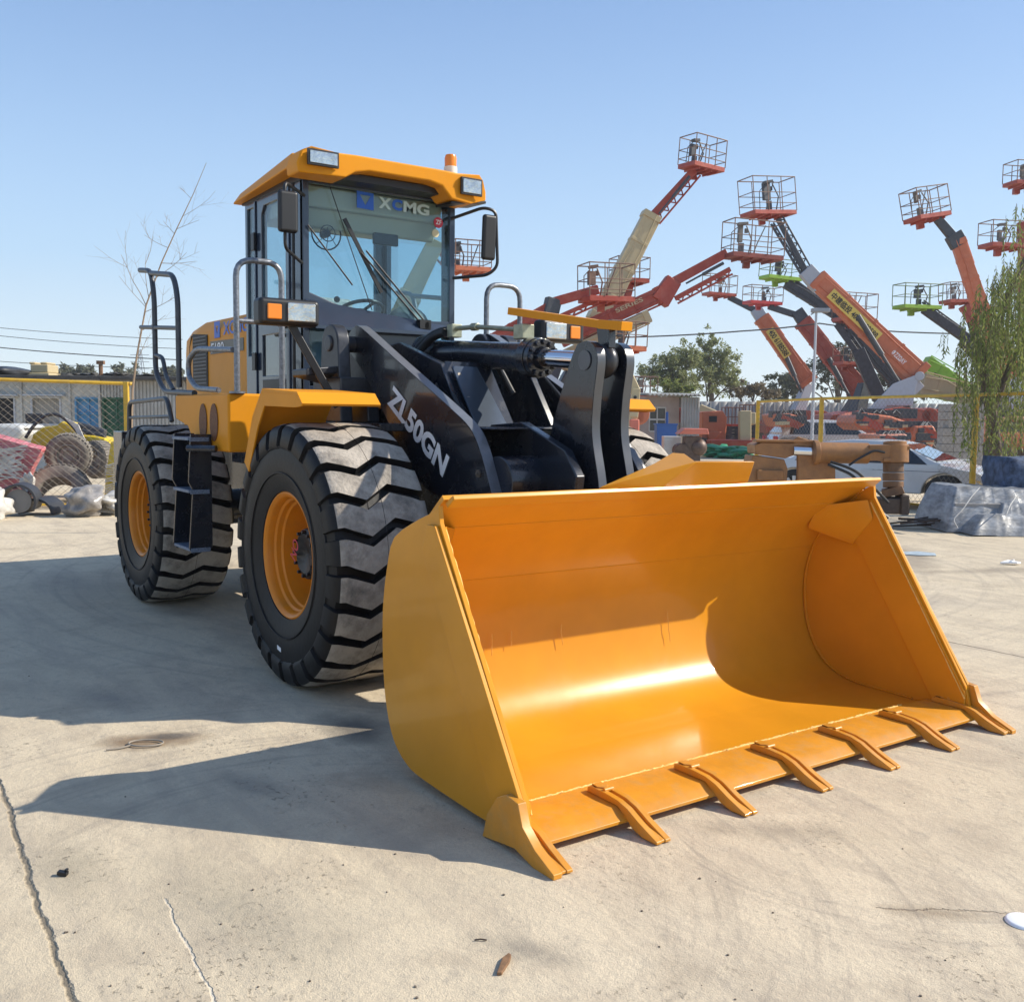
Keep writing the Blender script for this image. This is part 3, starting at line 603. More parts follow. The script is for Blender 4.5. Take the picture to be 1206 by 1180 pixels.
# mirrors
m = M(); m.box((-.98, -.885, 3.04), (.05, .145, .285)); mr = m.build('mirror', BLK, cabo, .03, seg=4)
m = M(); m.tube([(-1.22, -.66, 3.22), (-1.02, -.89, 3.25), (-1.02, -.89, 2.80), (-1.22, -.68, 2.74)], .012, 8, .05); m.build('mirror_arm', BLK, cabo)
m = M(); m.box((-1.01, .80, 3.05), (.05, .125, .35), Quaternion((0, 1, 0), .06)); m.build('mirror', BLK, cabo, .03, seg=4)
m = M(); m.tube([(-1.22, .58, 3.20), (-1.02, .76, 3.28), (-1.0, .86, 3.26), (-1.0, .88, 2.83), (-1.02, .80, 2.76), (-1.22, .60, 2.74)], .013, 8, .05); m.build('mirror_arm', BLK, cabo)
# decals on the windshield
PD = mat('pale_decal', (.50, .62, .58), .5)
text_mesh('X', 'windshield_lettering', PD, cabo, (XF-.010, -.03, 3.22), (0, 1, -.03), (0, .03, 1), .11, .085, .001, .04); text_mesh('C', 'windshield_lettering', BLU, cabo, (XF-.010, .085, 3.22), (0, 1, -.03), (0, .03, 1), .09, .085, .001, .05); text_mesh('MG', 'windshield_lettering', PD, cabo, (XF-.010, .185, 3.215), (0, 1, -.03), (0, .03, 1), .23, .085, .001, .04)
m = M(); m.panel([(-.21, 3.20), (-.07, 3.195), (-.07, 3.32), (-.21, 3.325)], [[(-.185, 3.30), (-.14, 3.225), (-.095, 3.298)]], lambda y, z: (XF-.014, y, z), (.003, 0, 0)); m.build('windshield_emblem', BLU, cabo)
m = M(); m.prism([(XF-.012, .50+.042*cos(t), 3.17+.042*sin(t)) for t in [2*pi*i/20 for i in range(20)]], (.002, 0, 0)); m.build('round_sticker', RED, cabo)
text_mesh('ZF', 'sticker_text', WHT, cabo, (XF-.007, .475, 3.155), (0, 1, 0), (0, 0, 1), .05, .035, .001, .01)
m = M(); m.prism([(XF-.012, .475+.032*cos(t), 3.085+.032*sin(t)) for t in [2*pi*i/20 for i in range(20)]], (.002, 0, 0)); m.build('round_sticker', mat('cream_sticker', (.7, .6, .35), .5), cabo)
# wipers
m = M(); X = XF+.012
m.tube([(X+.02, .33, 2.36), (X+.03, -.20, 2.86)], .007, 6); m.tube([(X+.02, .38, 2.36), (X+.03, -.16, 2.88)], .007, 6); m.bar((X+.01, -.33, 3.10), (X+.01, -.02, 2.58), .012, .03)
m.tube([(X+.01, -.47, 3.38), (X+.01, -.10, 2.44)], .004, 6); m.tube([(X+.01, -.62, 3.02), (X+.0, -.26, 2.62)], .006, 6)
m.box((X+.03, .34, 2.36), (.06, .10, .07)); m.cyl((X, .36, 2.35), (X+.06, .36, 2.35), .03, n=10); m.build('wiper', BLK, cabo)
# interior: seat in plastic wrap, steering wheel and column, fan, console
m = M(); m.box((-2.05, -.02, 2.05), (.50, .50, .14)); m.mi = 1; m.box((-2.27, -.02, 2.36), (.13, .50, .55), Quaternion((0, 1, 0), -.12)); m.mi = 0; m.box((-2.05, -.02, 1.88), (.35, .35, .22)); m.build('seat', [BLK, PLST], cabo, .04, seg=3)
m = M(); q = Quaternion((0, 1, 0), -.45); cen = V((-1.66, 0, 2.46)); R = .19
m.tube([cen+q @ V((R*cos(t), R*sin(t), 0)) for t in [2*pi*i/28 for i in range(29)]], .015, 8, cap=False)
for t in (0.3, 2.4, 4.5): m.bar(cen, cen+q @ V((R*cos(t), R*sin(t), 0)), .03, .012)
m.cyl(cen, (-1.50, 0, 1.9), .035, .05, n=12); m.ball(cen+V((0, 0, .015)), .045, 8, (1, 1, .5)); m.ball((-1.72, -.17, 2.56), .025, 8); m.build('steering_wheel', BLK, cabo)
m = M(); m.prism([(-1.36, -.55, 2.0), (-1.36, .55, 2.0), (-1.42, .55, 2.36), (-1.42, -.55, 2.36)], (-.10, 0, 0)); m.ball((-1.45, .32, 2.36), .16, 10, (.7, 1.2, 1)); m.build('dashboard', mat('grey_dash', (.22, .26, .25), .5), cabo, .02)
m = M(); m.bb((-2.2, .34, 2.0), (-1.6, .56, 2.25)); m.bb((-2.2, -.56, 2.0), (-1.7, -.36, 2.2)); m.build('console', BLK, cabo, .02)
m = M(); fc = V((-1.50, -.36, 3.02)); m.tube([fc+V((0, .12*cos(t), .12*sin(t))) for t in [2*pi*i/20 for i in range(21)]], .006, 6, cap=False); m.tube([fc+V((.03, .06*cos(t), .06*sin(t))) for t in [2*pi*i/20 for i in range(21)]], .004, 6, cap=False)
for k in range(8):
    t = 2*pi*k/8; m.tube([fc+V((.04, 0, 0)), fc+V((0, .12*cos(t), .12*sin(t)))], .003, 5)
m.cyl(fc+V((-.06, 0, 0)), fc+V((.02, 0, 0)), .03, n=10); m.tube([fc+V((-.05, 0, 0)), fc+V((-.05, 0, .2))], .01, 6); m.build('fan', BLK, cabo)
m = M(); m.box((-1.45, .12, 3.02), (.03, .22, .09)); m.build('rear_view_mirror', BLK, cabo, .01)
# ---- headlights on struts
for sg in (-1, 1):
    m = M(); x = -.42; m.bb((x-.13, sg*.90, 2.215), (x+.0, sg*1.31, 2.385)); hl_ = m.build('headlight', BLK, LD, .03, seg=4)
    m = M(); m.bb((x-.004, sg*.935, 2.24), (x+.012, sg*1.125, 2.36)); m.build('lens', LENS, hl_, .02, seg=3)
    m = M(); m.bb((x-.004, sg*1.165, 2.25), (x+.010, sg*1.26, 2.345)); m.build('indicator', AMB, hl_, .01)
    m = M(); m.bar((-.52, sg*1.06, 2.23), (-.42, sg*.78, 1.70), .05, .05); m.build('headlight_strut', BLK, LD, .006)
# ================================================================ GROUND
def ground_material():
    m = bpy.data.materials.new('yard_concrete'); m.use_nodes = True; n = m.node_tree; N = n.nodes; L = n.links; b = N['Principled BSDF']
    g = N.new('ShaderNodeNewGeometry'); P = g.outputs['Position']
    def noise(sc, det=8, ro=.6, dist=0, src=P):
        z = N.new('ShaderNodeTexNoise'); z.inputs['Scale'].default_value = sc; z.inputs['Detail'].default_value = det; z.inputs['Roughness'].default_value = ro; z.inputs['Distortion'].default_value = dist; L.new(src, z.inputs['Vector']); return z.outputs[0]
    def rng(s, a, b_, c=0, d=1):
        r = N.new('ShaderNodeMapRange'); r.inputs[1].default_value = a; r.inputs[2].default_value = b_; r.inputs[3].default_value = c; r.inputs[4].default_value = d; L.new(s, r.inputs[0]); return r.outputs[0]
    def math_(op, a, b_=None):
        q = N.new('ShaderNodeMath'); q.operation = op
        for i, v in enumerate((a, b_)):
            if v is None: continue
            if isinstance(v, (int, float)): q.inputs[i].default_value = v
            else: L.new(v, q.inputs[i])
        return q.outputs[0]
    def mix(fac, a, b_, blend='MIX'):
        q = N.new('ShaderNodeMix'); q.data_type = 'RGBA'; q.blend_type = blend
        for i, v in ((0, fac), (6, a), (7, b_)):
            if isinstance(v, tuple): q.inputs[i].default_value = (*v, 1)
            elif isinstance(v, (int, float)): q.inputs[i].default_value = v
            else: L.new(v, q.inputs[i])
        return q.outputs[2]
    mp = N.new('ShaderNodeMapping'); mp.inputs['Rotation'].default_value = (0, 0, -.5); mp.inputs['Scale'].default_value = (.25, 1.6, 1); L.new(P, mp.inputs[0])
    streak = noise(2.2, 9, .7, .3, mp.outputs[0])
    col = mix(rng(noise(.35, 6, .6), .35, .65), (.585, .485, .335), (.67, .565, .405))
    col = mix(rng(noise(2.3, 9, .7, .4), .48, .68, 0, .7), col, (.40, .325, .235))
    col = mix(rng(streak, .48, .66, 0, .6), col, (.42, .35, .265))
    col = mix(rng(noise(9, 8, .75), .54, .68, 0, .55), col, (.33, .285, .23))
    col = mix(rng(noise(70, 4, .7), .42, .62, 0, .35), col, (.45, .38, .29))
    col = mix(rng(noise(190, 3, .7), .58, .68, 0, .6), col, (.22, .20, .175))
    # clusters of dark crumbs
    cr = math_('MULTIPLY', rng(noise(1.3, 5, .6), .52, .66), rng(noise(32, 6, .75), .58, .64)); col = mix(math_('MULTIPLY', cr, .75), col, (.17, .145, .115))
    sx = N.new('ShaderNodeSeparateXYZ'); L.new(P, sx.inputs[0]); X, Y = sx.outputs[0], sx.outputs[1]
    wob = noise(1.2, 7, .75); wob2 = noise(22, 3, .6)
    # expansion joints and cracks: distance to world-space lines
    hgt = None
    def line(x0, y0, x1, y1, wd, colr, amp=.06, fac=1.0, ends=True):
        nonlocal col, hgt
        dx, dy = x1-x0, y1-y0; l = sqrt(dx*dx+dy*dy); ux, uy = dx/l, dy/l
        a = math_('ADD', math_('MULTIPLY', X, -uy), math_('MULTIPLY', Y, ux)); dd = math_('SUBTRACT', a, -uy*x0+ux*y0)
        dd = math_('ADD', dd, math_('MULTIPLY', math_('SUBTRACT', wob, .5), amp)); dd = math_('ABSOLUTE', dd)
        f = rng(math_('ADD', dd, math_('MULTIPLY', math_('SUBTRACT', wob2, .5), wd*1.6)), wd*.3, wd, 1, 0)
        if ends:
            t = math_('SUBTRACT', math_('ADD', math_('MULTIPLY', X, ux), math_('MULTIPLY', Y, uy)), ux*x0+uy*y0)
            f = math_('MULTIPLY', f, math_('MULTIPLY', math_('GREATER_THAN', t, 0.0), math_('LESS_THAN', t, l)))
        f = math_('MULTIPLY', f, fac); col = mix(f, col, colr); hgt = f if hgt is None else math_('MAXIMUM', hgt, f)
    line(-6, -2.72, 2.9, -3.13, .014, (.15, .125, .09), .10, .85, False)
    line(2.35, -2.74, 3.3, -2.80, .006, (.72, .68, .60), .10, .45)
    line(.2, 3.32, 9, 3.18, .014, (.14, .12, .09), .05, .85, False)
    line(3.75, -.75, 4.1, -.35, .006, (.22, .17, .12), .15, .6)
    # stains: soft ellipses with noise
    def stain(x, y, rx, ry, colr, fac, soft=.5, ns=.9, rot=0):
        nonlocal col
        c, s_ = cos(rot), sin(rot); ax_ = math_('SUBTRACT', X, x); ay = math_('SUBTRACT', Y, y)
        u = math_('MULTIPLY', math_('ADD', math_('MULTIPLY', ax_, c), math_('MULTIPLY', ay, s_)), 1/rx); v = math_('MULTIPLY', math_('ADD', math_('MULTIPLY', ax_, -s_), math_('MULTIPLY', ay, c)), 1/ry)
        d = math_('SQRT', math_('ADD', math_('MULTIPLY', u, u), math_('MULTIPLY', v, v)))
        d = math_('ADD', d, math_('MULTIPLY', math_('SUBTRACT', nn, .5), ns)); col = mix(rng(d, 1-soft, 1, fac, 0), col, colr)
    nn = noise(3.2, 8, .7)
    stain(.62, -2.30, .34, .16, (.19, .12, .065), .8, .7, 1.4, 1.2); stain(.60, -2.2, .16, .08, (.10, .09, .08), .8, .6, .9, 1.2)
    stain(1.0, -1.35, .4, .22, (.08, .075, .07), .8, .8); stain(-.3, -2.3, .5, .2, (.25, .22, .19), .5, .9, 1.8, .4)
    stain(1.9, -2.95, .35, .18, (.30, .26, .19), .5, .9, 1.5); stain(2.55, -2.55, .7, .3, (.32, .28, .21), .5, .9, 1.6, .2)
    stain(3.3, -1.9, .25, .10, (.20, .18, .15), .55, .9, 1.8, .5); stain(-1.4, 7.2, 1.6, .35, (.18, .14, .11), .5, .7, 1, -.9); stain(-.2, 7.3, 1.4, .25, (.2, .16, .12), .5, .7, 1, 1.2)
    stain(-4.5, -1.6, 1.2, .5, (.28, .24, .20), .5, .8)
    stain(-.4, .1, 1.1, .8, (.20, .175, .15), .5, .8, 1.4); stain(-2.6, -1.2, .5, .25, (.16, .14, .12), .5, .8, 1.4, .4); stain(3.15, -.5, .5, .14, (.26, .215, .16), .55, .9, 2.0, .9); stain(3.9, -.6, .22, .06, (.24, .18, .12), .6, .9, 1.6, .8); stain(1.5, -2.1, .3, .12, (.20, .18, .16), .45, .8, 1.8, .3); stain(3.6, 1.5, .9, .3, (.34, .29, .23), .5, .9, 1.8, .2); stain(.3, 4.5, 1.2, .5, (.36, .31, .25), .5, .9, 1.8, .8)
    # tyre scrub arcs
    def arcs(x, y, r0, r1, fac, sc=26):
        nonlocal col
        ax_ = math_('SUBTRACT', X, x); ay = math_('SUBTRACT', Y, y); r = math_('SQRT', math_('ADD', math_('MULTIPLY', ax_, ax_), math_('MULTIPLY', ay, ay)))
        an = math_('ARCTAN2', ay, ax_); cb = N.new('ShaderNodeCombineXYZ'); L.new(math_('MULTIPLY', r, sc), cb.inputs[0]); L.new(math_('MULTIPLY', an, 1.6), cb.inputs[1])
        z = noise(1.0, 4, .6, .2, cb.outputs[0]); win = math_('MULTIPLY', rng(r, r0, r0+.15), rng(r, r1-.2, r1, 1, 0))
        col = mix(math_('MULTIPLY', math_('MULTIPLY', rng(z, .52, .68), win), fac), col, (.27, .23, .19))
    arcs(3.3, -.1, .75, 1.15, .55); arcs(2.6, -2.2, 1.0, 2.6, .35, 18); arcs(-3.5, 3.5, 3.2, 6.5, .35, 9)
    L.new(col, b.inputs['Base Color']); b.inputs['Roughness'].default_value = .88; b.inputs['Specular IOR Level'].default_value = .3
    bu = N.new('ShaderNodeBump'); bu.inputs['Strength'].default_value = .8; bu.inputs['Distance'].default_value = .016
    h = math_('ADD', math_('MULTIPLY', noise(30, 8, .7), .5), math_('MULTIPLY', noise(180, 4, .6), .25)); h = math_('ADD', h, math_('MULTIPLY', noise(3, 4), 1.2)); h = math_('SUBTRACT', h, math_('MULTIPLY', hgt, .8)); h = math_('SUBTRACT', h, math_('MULTIPLY', cr, .35))
    L.new(h, bu.inputs['Height']); L.new(bu.outputs[0], b.inputs['Normal']); return m
GM = ground_material()
me = bpy.data.meshes.new('ground'); S = 900
me.from_pydata([(-S, -S, 0), (S, -S, 0), (S, S, 0), (-S, S, 0)], [], [(0, 1, 2, 3)]); me.materials.append(GM)
go = bpy.data.objects.new('ground', me); COL.objects.link(go); tag(go, kind='structure')
# ================================================================ THE YARD BEHIND
DR = mat('boom_red', (.36, .045, .022), .45, var=.15, vs=3, dirt=(.30, .17, .12), dirts=3, dirta=.35)
ORR = mat('boom_orange', (.56, .15, .06), .45, var=.12, vs=3, dirt=(.42, .24, .15), dirts=3, dirta=.3)
CRM = mat('boom_cream', (.52, .42, .24), .5, var=.12, vs=3, dirt=(.30, .24, .16), dirts=3, dirta=.4)
GRN = mat('boom_green', (.28, .50, .04), .5, var=.12, vs=3, dirt=(.25, .28, .10), dirts=3, dirta=.3)
DGR = mat('boom_dark_grey', (.055, .06, .07), .5, metal=.2, var=.3, vs=6)
LGR = mat('knuckle_pale_grey', (.42, .45, .50), .45, var=.12, vs=3, dirt=(.22, .22, .22), dirts=3, dirta=.4)
BXG = mat('control_box_grey', (.16, .15, .135), .6, var=.3, vs=4)
DEC = mat('yellow_decal', (.72, .52, .10), .5, var=.05)
WTY = mat('lift_tyre', (.10, .085, .075), .8, var=.3, vs=6)
YFE = mat('fence_yellow', (.62, .38, .03), .45, var=.15, vs=5, dirt=(.30, .19, .07), dirts=4, dirta=.5)
WIRE = mat('fence_wire', (.24, .21, .17), .6, metal=.2, var=.3, vs=8)
COLS = dict(r=DR, o=ORR, c=CRM, g=GRN, d=DGR, l=LGR)
def basket(t, px, py, wpx, hpx, D, mt, yaw=0.0, tilt=0.0, box=(0.1, 1.0), dep=.95):
    k = D/FPX; W = wpx*k; H = hpx*k; c = t.w(at(px, py, D)); q = Matrix.Rotation(yaw, 3, 'Z'); q = Matrix.Rotation(tilt, 3, 'Y') @ q
    def P(x, y, z): return c+q @ V((x*W/2, y*dep/2, z))
    m = M(); m.add([P(x, y, z) for x in (-1, 1) for y in (-1, 1) for z in (-.10, .07)], [(0, 1, 3, 2), (4, 6, 7, 5), (0, 4, 5, 1), (2, 3, 7, 6), (0, 2, 6, 4), (1, 5, 7, 3)])
    for x in (-.6, -.2, .2, .6): m.bar(P(x, -.9, -.14), P(x, .9, -.14), .05, .09)
    m.bar(P(0, .9, -.1), P(0, .9, -.35), .25, .25)
    bk = m.build('basket', mt, t.o, .015)
    r = M(); rr = max(.022, .55*k)
    cs = [(-1, -1), (-.33, -1), (.33, -1), (1, -1), (1, 1), (.33, 1), (-.33, 1), (-1, 1)]
    for zz in (1.0, .55, .25) if hpx > 30 else (1.0, .5): r.tube([P(x, y, zz*H) for x, y in cs]+[P(-1, -1, zz*H)], rr if zz == 1 else rr*.75, 6)
    for x, y in cs: r.tube([P(x, y, .05), P(x, y, H)], rr*.85, 6)
    rl = r.build('railing', MATS['green_rail'] if mt is GRN else MATS['rail_metal'], bk)
    b = M(); bx = box[0]
    sd_ = random.Random(int(px*7+py)); bw = sd_.choice((.08, .12, .16)); bl = sd_.choice((.30, .45, .60)); bt = sd_.choice((.75, .85, .95))
    b.add([P(bx+x*bw, .75+y*.15, z) for x in (-1, 1) for y in (-1, 1) for z in (H*bl, H*bt)], [(0, 1, 3, 2), (4, 6, 7, 5), (0, 4, 5, 1), (2, 3, 7, 6), (0, 2, 6, 4), (1, 5, 7, 3)])
    b.bar(P(bx-.16, .55, H*.95), P(bx+.2, .5, H*.99), .22, .10); b.box(P(bx+.25, .8, H*.8), (.12, .1, .16)); b.tube([P(bx-.3, .9, H*.2), P(bx-.35, .7, H*.7), P(bx-.1, .6, H*.9)], .02, 5); b.tube([P(.7, .9, H*1.02), P(.45, 1.1, H*.5), P(.2, 1.1, -.1), P(.05, 1.1, -.3)], .025, 5); b.bar(P(bx, .5, .05), P(bx, .5, H*.4), .22, .18); b.tube([P(bx+.1, .2, H*.9), P(bx+.25, -.1, H*.5), P(bx+.3, .5, .05)], .03, 6)
    b.build('control_box', sd_.choice((BXG, MATS['boom_dark_grey'], MATS['rail_metal'])), bk, .02)
mat('rail_metal', (.17, .095, .065), .6, var=.5, vs=3); mat('green_rail', (.12, .17, .06), .6, var=.4, vs=4)
def boomlift(name, label, base, D, secs, bask, cc='r', chassis=True, group='boom lifts with raised baskets parked in the yard', foot=True, cyls=(), wheels=True):
    t = T(name, label, 'boom lift', base, D, 0, group)
    if chassis:
        m = M(); m.box((0, 0, 1.0), (3.2, 2.0, .45)); m.prism([(-1.7, -.95, 1.25), (1.2, -.95, 1.25), (1.9, -.95, 1.5), (1.9, -.95, 2.0), (.6, -.95, 2.15), (-1.3, -.95, 1.85)], (0, 1.9, 0)); m.cyl((1.7, -.95, 1.75), (1.7, .95, 1.75), .38, n=16); m.box((-.4, -.98, 1.55), (.9, .06, .3)); m.box((0, 0, .75), (2.9, .5, .35)); m.box((.7, -.97, 1.7), (.5, .05, .2))
        m.build('chassis', COLS[cc], t.o, .05)
        wh = M(); wh.lathe([(.18, -.17), (.42, -.17), (.48, -.10), (.48, .10), (.42, .17), (.18, .17)], (0, 0, 0), (0, 1, 0), 20, close=True); wh.mi = 1; wh.lathe([(.0001, -.10), (.19, -.13), (.20, .1), (.0001, .1)], (0, 0, 0), (0, 1, 0), 16)
        w0 = wh.build('wheel', [WTY, MATS['boom_cream']], t.o, .01); w0.location = (-1.15, -.95, .48)
        for x, y in ((1.15, -.95), (-1.15, .95), (1.15, .95)):
            c = w0.copy(); COL.objects.link(c); c.location = (x, y, .48)
        # turret link from the chassis up to the lowest boom end
    for i, s in enumerate(secs):
        (x0, y0, x1, y1, w0_, w1_, cm) = s[:7]; d0 = s[7] if len(s) > 7 else D; d1 = s[8] if len(s) > 8 else D
        a, b = t.w(at(x0, y0, d0)), t.w(at(x1, y1, d1)); m = M(); L_ = (b-a).length
        m.bar(a, b, w0_*.7, w0_, w1_*.7, w1_); dd = (b-a).normalized()
        if L_ > 3: m.bar(a+dd*.02, a+dd*.25, w0_*.85, w0_*1.15); m.bar(b-dd*.3, b-dd*.02, w1_*.85, w1_*1.15)
        if L_ > 2.5:
            sd_ = dd.cross(V((0, 1, 0))).normalized(); rh = random.Random(int(x0)+i)
            for q_ in (.3, -.25): m.tube([a+sd_*w0_*q_+V((0, -w0_*.37, 0)), a.lerp(b, .35)+sd_*w0_*(q_+.1)+V((0, -w0_*.42, 0)), a.lerp(b, .7)+sd_*w1_*(q_-.05)+V((0, -w1_*.40, 0)), b+sd_*w1_*q_+V((0, -w1_*.37, 0))], .022, 5)
            for q_ in (.25, .5, .75): m.bar(a+dd*(L_*q_), a+dd*(L_*q_+.12), (w0_+(w1_-w0_)*q_)*.76, (w0_+(w1_-w0_)*q_)*1.06)
            m.bar(a+sd_*w0_*.60+dd*.1, a+sd_*w0_*.60+dd*L_*.9, .05, .05) if cm != 'o' else None
        elif w0_ < .3 and L_ > 1:
            sd_ = dd.cross(V((0, 1, 0))).normalized(); nn_ = int(L_/.35)
            m.bar(a+sd_*w0_*1.1, b+sd_*w1_*1.1, .07, .07)
            for q_ in range(nn_): m.bar(a+dd*L_*q_/nn_, a+dd*L_*(q_+.5)/nn_+sd_*w0_*1.1, .05, .05); m.bar(a+dd*L_*(q_+.5)/nn_+sd_*w0_*1.1, a+dd*L_*(q_+1)/nn_, .05, .05)
        if cm in 'ro' and L_ > 3:
            side = dd.cross(V((0, 1, 0))).normalized(); m.bar(a+dd*.1+side*w0_*.62, a+dd*L_*.35+side*w0_*.62, .07, .07)
        m.build('boom_section', COLS[cm], t.o, .03)
        if i == len(secs)-1 and foot:
            ft = M(); ft.bar(b, V((b.x*.25, 0, 1.6)) if chassis else V((b.x, 0, .4)), .5, .5, .8, .7); ft.build('turret', LGR if cm == 'o' else DGR, t.o, .04)
    for (x0, y0, x1, y1, r) in cyls:
        m = M(); a, b = t.w(at(x0, y0, D-.4)), t.w(at(x1, y1, D-.4)); m.cyl(a, a.lerp(b, .55), r, n=10); m.cyl(a.lerp(b, .5), b, r*.6, n=10); m.build('lift_cylinder', DGR, t.o)
    if bask: basket(t, *bask)
    return t
def boomlabel(t, s, x0, y0, x1, y1, D, hgt, strip=True, mt=None):
    a, b = t.w(at(x0, y0, D)), t.w(at(x1, y1, D)); xd = (b-a).normalized(); yd = V((-xd.z, 0, xd.x)) if xd.x > 0 else V((xd.z, 0, -xd.x))
    if strip:
        m = M(); m.prism([a-yd*hgt*.75, b-yd*hgt*.75, b+yd*hgt*.75, a+yd*hgt*.75], (0, -.01, 0)); st = m.build('boom_decal', DEC, t.o)
    text_mesh(s, 'boom_lettering', mt or BLK, t.o, a+V((0, -.02, 0))+xd*.1-yd*hgt*.5, xd, yd, (b-a).length-.2, hgt, .002, .02)
boomlift('boom_lift', 'cream boom lift with a red jib raised tallest above the loader bucket', 640, 38, [(818, 200, 768, 256, .28, .34, 'r'), (768, 252, 704, 380, .62, .80, 'c'), (704, 380, 672, 440, .75, .8, 'c')], (826, 198, 47, 33, 38, DR, .55, .06, (-.25, 1)), 'r', cyls=((812, 208, 776, 252, .06),))
boomlift('boom_lift', 'boom lift with an orange basket seen behind the left cab mirror', 455, 36, [(540, 322, 512, 288, .25, .25, 'o'), (514, 284, 484, 345, .6, .7, 'c'), (484, 345, 440, 440, .7, .7, 'c')], (553, 318, 44, 32, 36, ORR, .35, 0, (-.6, 1)), 'o')
boomlift('boom_lift', 'red articulated boom lift with its basket low above the tilt cylinder', 560, 33, [(705, 341, 652, 356, .30, .30, 'r'), (706, 352, 652, 376, .14, .14, 'r'), (652, 352, 645, 382, .5, .5, 'd'), (648, 362, 560, 412, .36, .42, 'r')], (714, 353, 58, 40, 33, DR, .35, -.02, (-.45, 1)), 'r')
boomlift('boom_lift', 'red basket lift partly behind the cream boom, upper of the two overlapping baskets', 650, 40, [(742, 334, 738, 352, .3, .3, 'r'), (738, 350, 690, 430, .35, .4, 'r')], (741, 331, 40, 26, 40, DR, .3, 0, (-.3, 1)), 'r')
t = boomlift('boom_lift', 'red boom lift whose two parallel arms hold a wide maroon basket', 620, 37, [(856, 298, 792, 333, .32, .34, 'r'), (860, 317, 795, 352, .18, .18, 'r'), (793, 330, 776, 356, .6, .7, 'r'), (780, 346, 660, 400, .55, .55, 'r'), (765, 372, 655, 424, .42, .45, 'c')], (886, 303, 66, 40, 37, mat('boom_maroon', (.22, .045, .03), .5, var=.25, vs=5), .28, .03, (-.35, 1)), 'r', cyls=((852, 310, 808, 334, .06),))
boomlabel(t, 'JLG 600AJ SERIES'.replace('JLG 600AJ ', '') , 722, 368, 760, 351, 36.6, .16, False, CRM)
boomlift('boom_lift', 'lowest orange red basket lift, just above the bell crank of the loader', 690, 35, [(722, 412, 700, 424, .3, .3, 'o'), (700, 424, 690, 455, .35, .4, 'c')], (734, 410, 46, 30, 35, ORR, .3, .03, (0, 1)), 'o')
t = boomlift('boom_lift', 'large orange boom lift with Chinese lettering on a yellow strip along its boom', 1035, 41, [(916, 258, 950, 322, .20, .24, 'd'), (908, 264, 944, 324, .10, .10, 'd'), (948, 318, 966, 338, .62, .66, 'l'), (960, 328, 1082, 444, .70, .95, 'o')], (905, 252, 62, 40, 41, DR, .45, -.10, (.25, 1)), 'r', foot=False, cyls=((1010, 372, 1062, 456, .12),))
boomlabel(t, '中建临投 400 6188588', 978, 345, 1035, 398, 40.6, .30)
boomlabel(t, 'DINGLI'.replace('DINGLI', 'ΦΖΖΩΑΥ'), 1049, 412, 1068, 430, 40.5, .22, False, WHT)
m = M(); P = t.p
for dy in (-.62, .62):
    m.prism([P(1088, 438, dy), P(1080, 452, dy), P(1075, 478, dy), P(1045, 478, dy), P(1012, 512, dy), P(1000, 505, dy), P(1052, 452, dy)], (0, .06, 0))
m.bar(P(1078, 450), P(1020, 505), .9, .5); m.cyl(P(1083, 443, -.7), P(1083, 443, .7), .18, n=14); m.build('turret', LGR, t.o, .02)
t = boomlift('boom_lift', 'lime green basket lift just behind the large orange boom', 1070, 48, [(925, 334, 988, 372, .45, .5, 'd'), (930, 326, 984, 366, .10, .10, 'd'), (986, 370, 1058, 452, .62, .65, 'd')], (919, 328, 44, 20, 48, GRN, .3, .05, (.05, 1)), 'g')
t = boomlift('boom_lift', 'distant orange boom lift with a yellow strip, leftmost beside the street light', 930, 60, [(858, 350, 894, 368, .32, .35, 'd'), (890, 364, 900, 380, .7, .7, 'l'), (896, 374, 952, 452, .80, 1.0, 'o')], (847, 347, 36, 22, 60, DR, .3, .03, (.2, 1)), 'r', cyls=((926, 420, 944, 462, .14),))
boomlabel(t, '400 6188588', 906, 388, 928, 420, 59.4, .34)
t = boomlift('boom_lift', 'distant crimson boom lift between the two orange ones', 990, 56, [(905, 361, 940, 372, .32, .35, 'd'), (938, 366, 950, 384, .65, .7, 'd'), (944, 378, 1012, 462, .80, 1.0, 'r')], (898, 357, 42, 19, 56, mat('boom_crimson', (.50, .03, .03), .45, var=.1), .3, .02, (.25, 1)), 'r', cyls=((976, 422, 1002, 470, .14),))
boomlift('boom_lift', 'dark railed lift basket peeping out above the middle of the large orange boom', 1050, 45, [(985, 382, 1012, 420, .25, .25, 'd'), (1010, 412, 1036, 470, .55, .6, 'd')], (1006, 377, 44, 30, 45, DR, .25, .02, (-.4, 1)), 'r')
t = boomlift('boom_lift', 'orange red boom lift with a tilted basket raised high above the hanging willow', 1195, 39, [(1104, 258, 1126, 284, .32, .36, 'd'), (1122, 276, 1130, 290, .6, .6, 'd'), (1127, 282, 1158, 372, .50, .58, 'o'), (1156, 368, 1192, 445, .62, .8, 'o')], (1092, 256, 46, 33, 39, DR, .35, -.20, (-.1, 1)), 'o')
boomlift('boom_lift', 'bright green railed basket lift on a grey arm left of the willow', 1170, 46, [(1088, 364, 1140, 400, .40, .45, 'd'), (1086, 356, 1136, 392, .10, .10, 'd'), (1138, 398, 1160, 422, .8, .8, 'd')], (1080, 362, 50, 26, 46, GRN, .25, 0, (.25, 1)), 'g')
boomlift('boom_lift', 'small red basket lift close to the right of the bright green basket', 1180, 53, [(1135, 360, 1178, 440, .45, .6, 'r')], (1127, 355, 34, 21, 53, DR, .25, -.05, (0, 1)), 'r')
